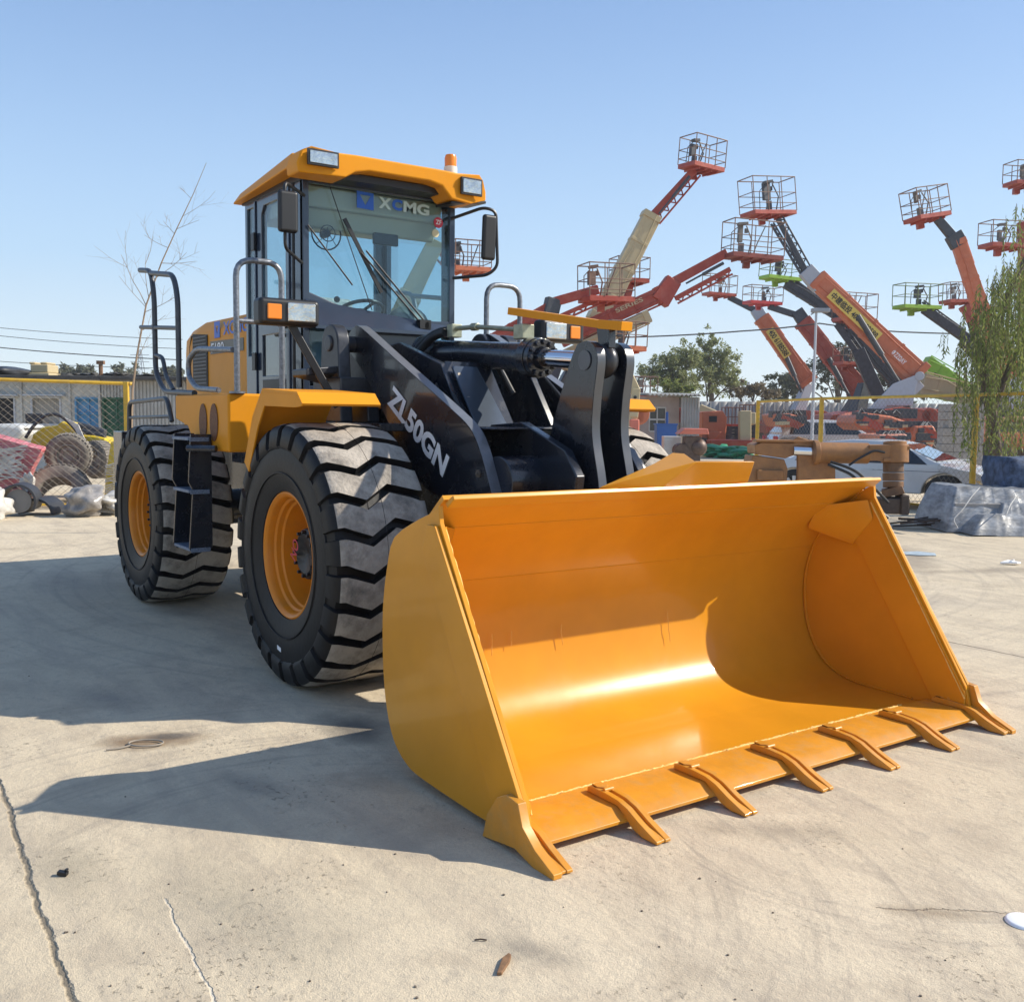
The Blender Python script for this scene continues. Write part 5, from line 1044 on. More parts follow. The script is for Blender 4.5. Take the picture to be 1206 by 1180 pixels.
# willow
t = T('willow_tree', 'weeping willow with long thin hanging branches at the right edge', 'willow tree', 1176, 17.6); P = t.p; rr = random.Random(77)
m = M(); m.tube([P(1178, 640), P(1174, 560), P(1170, 500), P(1160, 450), P(1168, 400), P(1186, 350), P(1210, 300)], [.13, .11, .10, .085, .07, .05, .04], 9); m.tube([P(1160, 450), P(1150, 410), P(1140, 380)], [.07, .04, .02], 7); m.tube([P(1170, 480), P(1190, 430), P(1215, 380)], [.07, .05, .03], 7); m.build('trunk', BARK, t.o)
tw = M(); lf = M()
def strand(px, y0, y1, dy, dens=1.0):
    a = P(px, y0, dy); z1 = P(px, y1, dy).z; x = a.x; y = a.y; z = a.z; pts = [V((x, y, z))]; dx = rr.uniform(-.05, .05); i = 0; ph = rr.uniform(0, 6)
    while z > z1:
        z -= .05; i += 1; x += dx*.05+sin(i*.35+ph)*.006; y += sin(i*.3+ph)*.005; p = V((x, y, z)); pts.append(p)
        for s_ in range(2):
            if rr.random() < .95*dens:
                d = V((rr.uniform(-.8, .8), rr.uniform(-.8, .8), -1.0)).normalized(); b = d.cross(V((rr.uniform(-1, 1), rr.uniform(-1, 1), .2))).normalized(); l = rr.uniform(.06, .115); q = p+V((rr.uniform(-.01, .01), 0, 0))
                lf.add([q, q+d*l*.4+b*l*.13, q+d*l, q+d*l*.4-b*l*.13], [(0, 1, 2, 3)])
    tw.tube(pts[::4] if len(pts) > 8 else pts, .003, 4, cap=False)
for (c, w_, y0, y1, n, dm) in ((1112, 7, 388, 425, 4, .8), (1136, 7, 372, 540, 9, .9), (1125, 6, 395, 440, 5, .8), (1150, 9, 350, 575, 13, 1), (1160, 8, 330, 540, 16, 1), (1172, 9, 320, 560, 22, 1), (1187, 10, 305, 555, 26, 1), (1202, 9, 300, 560, 26, 1), (1218, 14, 290, 560, 26, 1), (1150, 16, 390, 470, 16, 1), (1175, 20, 355, 440, 34, 1), (1200, 14, 230, 330, 8, .8), (1130, 3, 540, 570, 1, 1)):
    for _ in range(n):
        a0 = y0+abs(rr.gauss(0, 24)); strand(rr.gauss(c, w_*.6), a0, a0+(y1-a0)*rr.uniform(.35, 1.0), rr.uniform(-1.8, 1.0), dm)
tw.build('twigs', BARK, t.o, recalc=False); lf.build('leaves', LF3, t.o, recalc=False)
# ---------------------------------------------------------------- power lines, street light, masts
WR = mat('cable', (.05, .05, .05), .6)
def cable(label, pts, D, r=.012):
    m = M(); A = []
    for (x0, y0), (x1, y1) in zip(pts, pts[1:]):
        a, b = at(x0, y0, D), at(x1, y1, D); sg = (b-a).length*.02
        for k in range(9): q = a.lerp(b, k/8); q.z -= sg*4*(k/8)*(1-k/8)*.5; A.append(q)
    m.tube([p for i, p in enumerate(A) if i == 0 or (p-A[i-1]).length > 1e-4], r, 5); o = m.build('power_cable', WR); tag(o, label, 'power cable', 'overhead power cables')
cable('single overhead cable sagging behind the street light from the tree to the green basket', [(690, 398), (875, 390), (965, 381), (1060, 391), (1300, 392)], 50, .035)
for y0, y1, lb in ((407, 424, 'lowest thick overhead cable at the left edge'), (393, 411, 'second lowest overhead cable at the left edge'), (384, 400, 'faint upper overhead cable at the left edge'), (425, 434, 'overhead cable close above the tank at the left edge')):
    cable(lb, [(-60, y0-4), (215, y1)], 60, .030 if y0 == 407 else .018)
t = T('street_light', 'thin grey street light pole with a flat lamp before the boom lifts', 'street light', 957, 30); P = t.p; m = M(); zt = P(957, 368).z; m.tube([(0, 0, 0), (0, 0, zt)], [.06, .035], 8); m.build('pole', MATS['knuckle_pale_grey'], t.o)
m = M(); m.box((.12, 0, zt+.03), (.52, .22, .12)); m.bar((-.16, 0, zt-.1), (-.02, 0, zt), .04, .04); m.build('lamp_head', mat('lamp_grey', (.30, .31, .33), .4, metal=.3), t.o, .03)
def mast(label, px, ytop, D, w_):
    t = T('lattice_mast', label, 'lattice mast', px, D, 0, 'far lattice masts'); P = t.p; zt = P(px, ytop).z; m = M(); n = 14
    for sx, sy in ((-1, -1), (1, -1), (1, 1), (-1, 1)): m.bar((sx*w_, sy*w_, 0), (sx*w_*.12, sy*w_*.12, zt), .16, .16)
    for i in range(n):
        f0, f1 = i/n, (i+1)/n; a, b = w_*(1-.88*f0), w_*(1-.88*f1)
        m.bar((-a, -a, zt*f0), (b, -b, zt*f1), .09, .09); m.bar((a, -a, zt*f0), (-b, -b, zt*f1), .09, .09); m.bar((-a, -a, zt*f0), (a, -a, zt*f0), .09, .09)
    for z_ in (.72, .82, .92): m.bar((-w_*1.1, 0, zt*z_), (w_*1.1, 0, zt*z_), .14, .14)
    m.build('lattice', mat('far_steel', (.30, .33, .36), .7), t.o)
mast('far lattice mast on the horizon right of the bare sapling', 166, 412, 260, 2.2); mast('far lattice mast seen just right of the tilt cylinder', 664, 438, 240, 2.2)
mast('thin far lattice mast above the dry bush, left one', 866, 448, 300, 2.0); mast('thin far lattice mast above the dry bush, right one', 880, 450, 310, 2.0)
# ---------------------------------------------------------------- shed and clutter right of the loader
SHP = mat('shed_panel', (.44, .37, .33), .6, var=.06, vs=1, dirt=(.28, .22, .19), dirts=1.5, dirta=.4)
t = T('site_shed', 'low pinkish panel shed with a window and grey corrugated roof beyond the bucket', 'shed', 770, 44); P = t.p
xl, xm, xr, zt = P(722, 466).x, P(762, 466).x, P(800, 466).x, P(765, 467).z
m = M(); m.bb((xl, 0, 0), (xm, 5, zt)); x = xl
while x < xm: m.bar((x, -.02, 0), (x, -.02, zt), .04, .03); x += .30
m.panel([(xm, 0), (xr, 0), (xr, zt), (xm, zt)], [[(P(765, 480).x, P(765, 508).z), (P(784, 480).x, P(765, 508).z), (P(784, 480).x, P(765, 480).z), (P(765, 480).x, P(765, 480).z)]], lambda x, z: (x, .02, z), (0, .12, 0)); m.bb((xm, 1.2, 0), (xr, 5, zt)); m.build('wall', SHP, t.o)
m = M(); m.bb((P(765, 480).x, .06, P(765, 508).z), (P(784, 480).x, .1, P(765, 480).z)); wn = m.build('window', mat('dull_window', (.06, .065, .06), .15), t.o)
m = M()
for px in (765, 774, 784): m.bar((P(px, 480).x, .0, P(765, 508).z), (P(px, 480).x, .0, P(765, 480).z), .07, .05)
for py in (480, 494, 508): m.bar((P(765, py).x, .0, P(765, py).z), (P(784, py).x, 0, P(765, py).z), .05, .07)
m.build('frame', MATS['faded_white'], wn)
m = M(); rows = []
for j, yy in enumerate((-.9, 3.5)):
    rows.append([V((P(760, 465).x+i*.09, yy, P(770, 466.5).z+.05+.05*sin(i*pi/1.0+.5*pi)+(.12 if j else 0))) for i in range(int((P(823, 465).x-P(760, 465).x)/.09)+1)])
m.strip(rows); rf = m.build('roof', CORR, t.o, recalc=False); sd = rf.modifiers.new('solid', 'SOLIDIFY'); sd.thickness = .03
m = M(); x = P(801, 470).x
while x < P(822, 470).x: m.cyl((x, -.55, P(801, 513).z), (x, -.55, zt-.02), .06, n=6); x += .115
m.build('corrugated_side', CORR, t.o)
t = T('blue_bin', 'bright blue box on the ground in front of the shed window', 'bin', 784, 39); P = t.p; m = M(); a, b = P(772, 512), P(796, 499); m.prism([(a.x+.04, -.3, .3), (b.x-.04, -.3, .3), (b.x, -.35, b.z), (a.x, -.35, b.z)], (0, .7, 0)); m.bb((a.x+.1, -.2, 0), (b.x-.1, .3, .35)); m.bb((a.x-.03, -.38, b.z-.06), (b.x+.03, .38, b.z)); m.box((.05, 0, b.z+.2), (.1, .1, .5)); m.build('box', mat('bin_blue', (.02, .12, .42), .4, var=.08), t.o, .02)
t = T('white_bag', 'pale plastic covered crate beside the front left tyre', 'crate', 792, 34); P = t.p; m = M(); a, b = P(781, 530), P(801, 514); m.bb((a.x, -.3, 0), (b.x, .3, b.z)); m.bb((a.x+.04, -.32, .1), (b.x-.3, -.3, b.z-.1)); m.build('crate', MATS['faded_white'], t.o, .04)
t = T('engine_stand', 'dark engine block on the ground under a salmon pink tray', 'engine', 814, 33); P = t.p; m = M(); a, b = P(802, 535), P(828, 514); m.cyl((a.x, -.3, b.z*.55), (a.x, .3, b.z*.55), .24, n=14); m.ball(P(822, 527), .30, 10); m.bb((a.x+.1, -.25, 0), (b.x-.1, .25, b.z)); m.build('engine', mat('oily_metal', (.10, .07, .055), .5, metal=.4, var=.4, vs=8), t.o, .02)
m = M(); a, b = P(797, 515), P(833, 507); m.prism([(a.x, -.4, b.z-.12), (b.x, -.4, b.z-.12), (b.x-.05, -.4, b.z+.06), (a.x+.2, -.4, b.z+.06)], (0, .8, 0)); m.build('tray', MATS['salmon_red'], t.o, .02)
blob('green_tarpaulin', 'crumpled green tarpaulin lying on the ground behind the bucket guard', 'tarpaulin', 852, 523, 50, 15, 42, mat('tarp_green', (.02, .26, .12), .5, var=.3, vs=5, bump=.8, bs=6), .7, 41, .5, 0, None, 7, 4, 35)
blob('green_tarpaulin', 'small second fold of green tarpaulin at the right of the bigger one', 'tarpaulin', 868, 527, 18, 10, 41, MATS['tarp_green'], .3, 42, .5, 0, None, 7, 3, 35)
t = T('orange_compressor', 'orange machine housing with a small dark window right of the shed', 'machine', 837, 46); P = t.p; m = M(); a, b = P(823, 513), P(851, 484)
m.prism([(a.x, -.8, .5), (b.x, -.8, .5), (b.x+.05, -.8, b.z-.3), (b.x-.15, -.8, b.z), (a.x, -.8, b.z-.05)], (0, 1.6, 0)); m.bb((a.x, -.9, .35), (b.x+.4, .9, .55)); m.prism([(P(832, 500).x, -.85, P(832, 523).z), (P(846, 500).x, -.85, P(832, 508).z), (P(828, 500).x, -.85, P(832, 508).z)], (0, -.1, 0)); m.build('housing', ORR, t.o, .06)
m = M(); m.bb((P(831, 500).x, -.84, P(831, 497).z), (P(840, 500).x, -.80, P(831, 490).z)); m.build('window', DK, t.o)
w0 = M(); w0.lathe([(.1, -.15), (.38, -.15), (.38, .15), (.1, .15)], (0, 0, 0), (0, 1, 0), 16, close=True); w1_ = w0.build('wheel', WTY, t.o); w1_.location = (-.5, -.9, .38); c = w1_.copy(); COL.objects.link(c); c.location = (.9, -.9, .38)
t = T('cream_engine_cover', 'cream sloping machine cover behind the shed corner', 'machine', 838, 50); P = t.p; m = M(); m.prism([P(820, 484), P(826, 476), P(845, 484), P(850, 496), P(850, 545), P(822, 545)], (0, 1.2, 0)); m.build('cover', CRM, t.o, .05)
def scissor(label, px, D, wpx, top_, mt, arms=True):
    t = T('scissor_lift', label, 'scissor lift', px, D, 0, 'scissor lifts parked low in the yard'); P = t.p; k = D/FPX; W = wpx*k
    m = M(); m.bb((-W/2, -.4, .25), (W/2, .4, .65)); m.build('chassis', mt, t.o, .03)
    m = M(); n = 4; zt = P(px, top_+8).z
    for i in range(n):
        z0, z1 = .65+(zt-.65)*i/n, .65+(zt-.65)*(i+1)/n
        for y in (-.32, .32): m.bar((-W*.42, y, z0), (W*.42, y, z1), .05, .09); m.bar((W*.42, y, z0), (-W*.42, y, z1), .05, .09)
    m.build('scissor_arms', DGR, t.o)
    m = M(); m.bb((-W/2, -.42, zt), (W/2, .42, zt+.10)); pf = m.build('platform', mt, t.o, .02)
    m = M(); h = P(px, top_).z+.55
    for y in (-.4, .4):
        for z in (h, (h+zt)/2): m.tube([(-W/2, y, z), (W/2, y, z)], .025, 6)
        for x in (-.5, -.17, .17, .5): m.tube([(x*W, y, zt), (x*W, y, h)], .025, 6)
    m.build('railing', MATS['rail_metal'], pf)
    w0 = M(); w0.lathe([(.05, -.08), (.24, -.08), (.24, .08), (.05, .08)], (0, 0, 0), (0, 1, 0), 14, close=True); a = w0.build('wheel', WTY, t.o); a.location = (-W*.35, -.4, .24)
    for x, y in ((W*.35, -.4), (-W*.35, .4), (W*.35, .4)): c = a.copy(); COL.objects.link(c); c.location = (x, y, .24)
scissor('grey railed scissor lift right of the orange machine', 864, 47, 24, 494, DR); scissor('red based scissor lift left of the fence corner post', 884, 50, 22, 490, DR)
t = T('cream_mast', 'cream upright machine mast between the two scissor lifts', 'machine', 878, 44); P = t.p; m = M(); m.bar(P(877, 484), P(877, 525), .4, .5); m.bar(P(884, 486), P(884, 500), .3, .4); m.bar(P(872, 500), P(886, 498), .2, .2); m.build('mast', CRM, t.o, .04)
m = M(); m.bb((-1.6, -.5, .2), (1.3, .5, .7)); m.build('base', DR, t.o, .05)
t = T('tin_wall', 'long grey corrugated tin wall behind the machines and below the trees', 'wall', 850, 62); P = t.p; m = M(); zt = P(850, 473).z; x0, x1 = P(726, 480).x, P(1400, 480).x; rows = [[], []]
x = x0; i = 0
while x < x1:
    for j, z in enumerate((0, zt)): rows[j].append(V((x, .06*sin(i*pi/2), z)))
    x += .14; i += 1
m.strip(rows); o = m.build('sheet', mat('tin_grey', (.30, .31, .31), .5, metal=.2, var=.15, vs=.6, stretch=(3, 1, .5), dirt=(.30, .24, .18), dirts=.8, dirta=.5), t.o, recalc=False); sd = o.modifiers.new('solid', 'SOLIDIFY'); sd.thickness = .03
t = T('tin_wall', 'low grey boundary wall far behind the left building', 'wall', 300, 70); P = t.p; m = M(); m.bb((P(100, 480).x, 0, 0), (P(730, 480).x, .25, P(300, 462).z)); m.bb((P(100, 480).x, -.05, P(300, 462).z), (P(730, 480).x, .3, P(300, 462).z+.1)); m.build('wall', CORR, t.o)
# ---------------------------------------------------------------- brown hydraulic attachment
BRN = mat('rusty_orange_paint', (.30, .135, .04), .5, var=.2, vs=4, dirt=(.16, .085, .045), dirts=5, dirta=.6, bump=.15, bs=20)
BRD = mat('oily_rust', (.055, .035, .025), .6, var=.4, vs=8)
t = T('drilling_attachment', 'rusty orange hydraulic drilling attachment on stands behind the bucket lip', 'attachment', 980, 15.4); P = t.p
m = M(); m.prism([P(889, 524), P(897, 521), P(940, 522), P(940, 534), P(925, 540), P(890, 535)], (0, .55, 0)); m.bar(P(888, 519, .1), P(962, 520, .1), .25, .04); m.prism([P(934, 518), P(940, 514), P(958, 520), P(972, 524), P(958, 528), P(936, 524)], (0, .35, 0)); m.build('frame', BRN, t.o, .015)
m = M(); m.prism([P(886, 536), P(924, 541), P(928, 552), P(924, 619), P(890, 619), P(880, 566)], (0, .5, 0)); m.bb(tuple(P(892, 566, -.06)), tuple(P(920, 553, .1))); m.build('gear_block', BRN, t.o, .02)
m = M(); m.prism([P(940, 535), P(962, 535), P(984, 550), (P(984, 565)), P(975, 619), P(940, 619)], (0, .10, 0)); m.build('plate', BRN, t.o, .01)
m = M(); m.cyl(P(958, 533), P(1022, 534), .16, n=24); m.cyl(P(957, 533), P(963, 533), .19, n=24); m.bar(P(1020, 533), P(1046, 533), .30, .24); cy2 = m.build('hydraulic_cylinder', BRN, t.o, .01)
m = M(); m.cyl(P(934, 531), P(958, 532), .075, n=18); m.build('rod', CHR, cy2)
m = M(); m.cyl(P(1054, 524), P(1054, 545), .20, n=24); m.cyl(P(1054, 520), P(1054, 525), .17, n=20); m.bar(P(1036, 527), P(1068, 527), .30, .05); m.bar(P(1036, 541), P(1064, 541), .32, .06); m.build('swivel_head', BRN, t.o, .01)
m = M()
for a, b, r in ((545, 556, .15), (557, 566, .155), (567, 574, .15)): m.cyl(P(1052, a), P(1052, b), r, n=20)
m.bar(P(1050, 574), P(1052, 583), .36, .30, .40, .34); m.build('post', mat('dark_rust_paint', (.17, .085, .035), .6, var=.3, vs=5, dirt=(.07, .05, .04), dirts=4, dirta=.6), t.o, .01)
m = M(); m.box(P(1048, 595), (.46, .4, .24)); m.box(P(1062, 594, -.1), (.12, .3, .30)); m.bar(P(1034, 588), P(1066, 588), .4, .06); m.build('foot_block', BRD, t.o, .02)
m = M(); m.tube([P(978, 544, -.2), P(995, 549, -.25), P(1010, 556, -.3), P(1030, 575, -.3), P(1046, 592, -.3)], .022, 8, .3); m.tube([P(975, 547, -.2), P(990, 553, -.25), P(1005, 560, -.3), P(1024, 585, -.3), P(1040, 606, -.35)], .022, 8, .3); m.tube([P(1000, 548, -.2), P(1010, 541, -.2), P(1030, 530, -.2), P(1042, 533, -.2)], .018, 8, .2); m.tube([P(1018, 580, -.3), P(1030, 598, -.4), P(1046, 610, -.4)], .03, 8, .2); m.tube([P(1012, 584, -.3), P(1026, 604, -.4), P(1040, 612, -.5)], .02, 8, .2); m.build('hose', BLK, t.o)
t = T('steel_bar', 'pile of thin rusty bars on the ground below the white car wheel', 'bars', 1085, 15.3); m = M(); rr = random.Random(3)
for i in range(8):
    a = V((rr.uniform(-.5, .1), rr.uniform(-.2, .2), .03+.015*i)); b = a+V((rr.uniform(.5, 1.0), rr.uniform(-.3, .2), rr.uniform(-.02, .06))); m.tube([a, (a+b)/2+V((0, 0, rr.uniform(0, .05))), b], .014, 6)
m.bar((-.3, -.1, .16), (.85, .05, .10), .08, .035); m.build('bars', BRD, t.o)
# ---------------------------------------------------------------- cars
CARW = mat('car_white_paint', (.60, .61, .62), .22, var=.02, coat=.6, dirt=(.42, .39, .34), dirts=2, dirta=.25); CGL = glassmat('car_glass', (.12, .14, .15), 2.0)
def car(name, label, px, D, rot, L_, H_, suv, group='white cars behind the right fence', dx=0):
    t = T(name, label, 'car', px, D, rot, group)
    h = H_; prof = [(-L_/2, .32), (-L_/2-.02, .55), (-L_/2+.05, .85), (-L_/2+.25, .98 if not suv else 1.05), (-L_/2+.75 if not suv else -L_/2+.25, h*.70), (-L_/2+1.35 if not suv else -L_/2+.55, h*.955), (-L_/2+1.9, h), (L_/2-2.0, h*.985), (L_/2-1.65, h*.93), (L_/2-1.0, h*.70), (L_/2-.85, h*.655), (L_/2-.25, h*.56), (L_/2-.03, h*.44), (L_/2, .32), (L_/2-.05, .22), (-L_/2+.1, .22)]
    body = [p for p in prof]; wx = (-L_/2+.85, L_/2-.85); R = .33 if not suv else .37
    # outline with wheel arches cut out of the lower edge
    low = []
    for cx in (wx[1], wx[0]):
        low += [(cx+(R+.06)*cos(a), .30+(R+.06)*sin(a)) for a in [pi*k/12 for k in range(13)]]
    up = [p for p in prof[:14]]
    outline = up+[(L_/2-.05, .22)]+[(x, max(z, .22)) for x, z in low if True]+[(-L_/2+.1, .22)]
    W = .90; rows = []
    for f, yy in ((0.0, W), (.55, W-.0), (1, W-.22)):
        pass
    m = M()
    def Y(z): return W if z < h*.64 else W-(z-h*.64)/(h*.36)*.24
    A = [V((x, -Y(z), z)) for x, z in outline]; B = [V((x, Y(z), z)) for x, z in outline]; n = len(A)
    tri = tessellate_polygon([[V((p[0], p[1], 0)) for p in outline]])
    m.add(A+B, [tuple(q) for q in tri]+[tuple(i+n for i in q[::-1]) for q in tri]+[(i, (i+1) % n, n+(i+1) % n, n+i) for i in range(n)])
    bd = m.build('body', CARW, t.o, .03, 25)
    gm = M(); z0, z1 = h*.665, h*.93
    for sg in (-1, 1):
        xa, xb = (-L_/2+.85 if not suv else -L_/2+.55), L_/2-1.15
        for (u0, u1) in ((0, .46), (.49, 1)):
            xs0, xs1 = xa+(xb-xa)*u0, xa+(xb-xa)*u1; q = []
            for x, z in ((xs0+(.0 if u0 else -.0), z0), (xs1-(0 if u1 < 1 else 0), z0), (xs1-(.0 if u1 < 1 else .45), z1), (xs0+(.0 if u0 else .5 if not suv else .1), z1)): q.append(V((x, sg*(Y(z)+.004), z)))
            gm.prism(q, (0, sg*.006, 0))
    gm.build('side_window', CGL, t.o)
    gm = M(); a, b = (L_/2-1.68, h*.925), (L_/2-1.02, h*.70); gm.prism([V((a[0], -.62, a[1]+.012)), V((a[0], .62, a[1]+.012)), V((b[0], .74, b[1]+.012)), V((b[0], -.74, b[1]+.012))], (.008, 0, .008)); gm.build('windscreen', CGL, t.o)
    for sg in (-1, 1):
        hm = M(); hm.prism([V((L_/2-.42, sg*(W+.004), h*.50)), V((L_/2-.03, sg*(W-.02), h*.42)), V((L_/2-.05, sg*(W-.02), h*.37)), V((L_/2-.30, sg*(W+.004), h*.44))], (0, sg*.008, 0)); hm.build('headlight', LENS, t.o)
        tl = M(); tl.bb((-L_/2-.025, sg*(W-.18), .75), (-L_/2+.12, sg*(W+.006), 1.0 if suv else .88)); tl.build('tail_light', RED, t.o, .02)
    w0 = M(); w0.lathe([(R*.62, -.10), (R*.9, -.11), (R, -.07), (R, .07), (R*.9, .11), (R*.62, .10)], (0, 0, 0), (0, 1, 0), 36, close=True); wo = w0.build('wheel', mat('car_tyre', (.025, .025, .025), .7), t.o); wo.location = (wx[1], -W+.10, R)
    rm = M(); rm.lathe([(R*.64, -.10), (R*.60, -.06), (R*.60, .06)], (0, 0, 0), (0, 1, 0), 36)
    for k in range(8):
        a = 2*pi*k/8; rm.bar((0, -.085, 0), (R*.62*sin(a), -.085, R*.62*cos(a)), .03, .045, .03, .075)
    rm.cyl((0, -.10, 0), (0, -.06, 0), .06, n=16); rm.mi = 1; rm.lathe([(.0001, -.02), (R*.6, -.02)], (0, 0, 0), (0, 1, 0), 24); rm.build('hubcap', [mat('alloy_silver', (.55, .55, .55), .35, metal=.5), DK], wo)
    for x, y in ((wx[0], -W+.10), (wx[0], W-.10), (wx[1], W-.10)):
        c = copy_tree(wo, t.o); c.location = (x, y, R); 
        if y > 0: c.rotation_euler = (0, 0, pi)
    return t
t = car('sedan_car', 'silver white sedan with its front wheel showing right of the rusty post', 1040, 19.7, -.65, 4.5, 1.27, False)
car('suv_car', 'small white estate car farther back between the two orange lift chassis', 975, 38, .0, 4.4, 1.62, True)
# orange-red machine bodies behind the fence
def hull(label, px, D, pts, mt, wx=(), rr_=.45):
    t = T('lift_chassis', label, 'machine', px, D, 0, 'orange red machine bodies behind the fence'); P = t.p; m = M(); m.prism([P(*p) for p in pts], (0, 2.0, 0)); m.build('body', mt, t.o, .08, seg=3)
    if wx:
        w0 = M(); w0.lathe([(.22, -.18), (rr_*.9, -.18), (rr_, -.1), (rr_, .1), (rr_*.9, .18), (.22, .18)], (0, 0, 0), (0, 1, 0), 22, close=True); w0.mi = 1; w0.lathe([(.0001, -.06), (.22, -.10)], (0, 0, 0), (0, 1, 0), 16)
        o = None
        for x in wx:
            if o is None: o = w0.build('wheel', [WTY, MATS['boom_cream']], t.o); c = o
            else: c = o.copy(); COL.objects.link(c)
            c.location = (P(x, 500).x, -.1, rr_)
    xs_ = [q[0] for q in pts]; ys_ = [q[1] for q in pts]; xa, xb, ya, yb = min(xs_)+4, max(xs_)-6, min(ys_)+4, max(ys_)-4; rh = random.Random(px)
    m = M()
    for _ in range(9):
        x_, y_ = rh.uniform(xa, xb), rh.uniform(ya, yb); a_ = P(x_, y_, -.03); m.box(a_, (rh.uniform(.15, .6), .10, rh.uniform(.04, .22)))
    for _ in range(5): x_ = rh.uniform(xa, xb-8); m.tube([P(x_, ya-3, .2), P(x_+4, ya-6-rh.uniform(0, 3), .3), P(x_+9, ya-2, .2)], .035, 5)
    for _ in range(5): x_ = rh.uniform(xa, xb); m.box(P(x_, ya-3, .6), (rh.uniform(.2, .7), .5, rh.uniform(.1, .35)))
    m.build('fittings', DGR, t.o, .01)
    m = M()
    for _ in range(4): x_, y_ = rh.uniform(xa, xb), rh.uniform(ya, yb); m.box(P(x_, y_, -.045), (rh.uniform(.2, .5), .06, rh.uniform(.05, .12)))
    m.build('label_plate', CRM, t.o)
    m = M(); m.bar(P(pts[0][0]+8, pts[0][1]+4, -.05), P(pts[0][0]+30, pts[0][1]+14, -.05), .06, .25); m.build('panel_line', DR, t.o); return t
hull('orange red lift body left of the white estate car', 932, 36, [(912, 488), (930, 487), (952, 493), (946, 503), (918, 503)], ORR, (928, 944), .5)
hull('long orange red lift body in the middle of the fence panel', 1045, 34, [(1008, 490), (1020, 486), (1050, 490), (1078, 500), (1062, 508), (1015, 507), (1006, 500)], ORR, (1022, 1086), .5)
hull('rounded orange red engine end right of the long lift body', 1090, 33.6, [(1078, 502), (1100, 501), (1104, 510), (1098, 528), (1086, 532), (1074, 514)], ORR, ())
hull('lower salmon coloured machine cover in front of the long lift body', 1058, 32, [(1034, 512), (1068, 511), (1073, 518), (1070, 527), (1040, 526)], mat('salmon_paint', (.60, .25, .16), .5, var=.1), ())
hull('pinkish machine body seen through the willow strands', 1190, 30, [(1180, 492), (1206, 490), (1230, 492), (1230, 510), (1184, 512)], MATS['salmon_paint'], ())
# stacked blocks
STN = mat('grey_sacks', (.36, .33, .30), .9, var=.1, vs=3, dirt=(.24, .21, .18), dirts=4, dirta=.5, bump=.4, bs=20)
t = T('block_stack', 'tall stack of grey blocks on a pallet behind the fence', 'block stack', 1128, 26, -.12, None); P = t.p; rr = random.Random(5); zt = P(1128, 476).z; W0 = P(1152, 500).x-P(1106, 500).x; n = 9
pm = M(); pm.bb((-W0/2, -.5, .0), (W0/2, .5, .1)); 
for i in range(6): pm.bb((-W0/2+i*W0/5.5, -.52, .1), (-W0/2+i*W0/5.5+.1, .5, .22))
pm.build('pallet', MATS['old_timber'], t.o)
m = M()
for r_ in range(n):
    z0 = .24+r_*(zt-.24)/n; hh = (zt-.24)/n; x = -W0/2+rr.uniform(-.02, .02)+(.12 if r_ > n-4 else 0)
    while x < W0/2-.02:
        l = min(rr.uniform(.2, .3), W0/2-x); m.box((x+l/2, -.25+rr.uniform(-.015, .015), z0+hh/2), (l-.006, .5, hh-.008)); x += l
    m.bb((-W0/2+.15, 0, z0), (W0/2, .5, z0+hh-.005))
m.build('blocks', STN, t.o, .008)
t = T('block_stack', 'low white washed block wall right of the silver car roof', 'block stack', 1124, 20.5, 0, None); P = t.p; m = M(); W0 = P(1146, 500).x-P(1100, 500).x
for r_ in range(5):
    for i in range(5): m.box((-W0/2+(i+.5+(r_ % 2)*.2-.1)*W0/5, 0, .1+r_*.17), (W0/5-.01, .22, .162))
m.build('blocks', WL, t.o, .008)
# blue block bag and wrapped tarpaulin
blob('blue_foam_block', 'blue mottled block standing behind the grey plastic wrapped stack', 'foam block', 1205, 575, 70, 84, 16.2, mat('blue_foam', (.055, .085, .15), .8, var=.75, vs=9, bump=1, bs=11), .45, 51, .05, 0, None, 3, 4, 35)
ob = bpy.data.objects['blue_foam_block']
for v in ob.data.vertices:
    c = v.co; R_ = V((70*16.2/FPX/2, .45, 84*16.2/FPX/2)); q = V((c.x/R_.x, c.y/R_.y, c.z/R_.z)); mxx = max(abs(q.x), abs(q.y), abs(q.z)); q = q*(min(1.0, q.length)/max(.2, mxx))
    v.co = V((max(-1, min(1, q.x))*R_.x, q.y*R_.y, max(-.92, min(1, q.z))*R_.z))+V((sin(c.z*40)*.008, sin(c.x*37)*.01, 0))
TP = mat('grey_plastic_sheet', (.27, .275, .28), .34, var=.6, vs=4, bump=.7, bs=9, stretch=(1, 1, 3), dirt=(.12, .12, .12), dirts=3, dirta=.6)
t = T('wrapped_stack', 'flat stack wrapped in shiny grey plastic sheet tied with string', 'wrapped stack', 1185, 14.9); P = t.p; rr = random.Random(9)
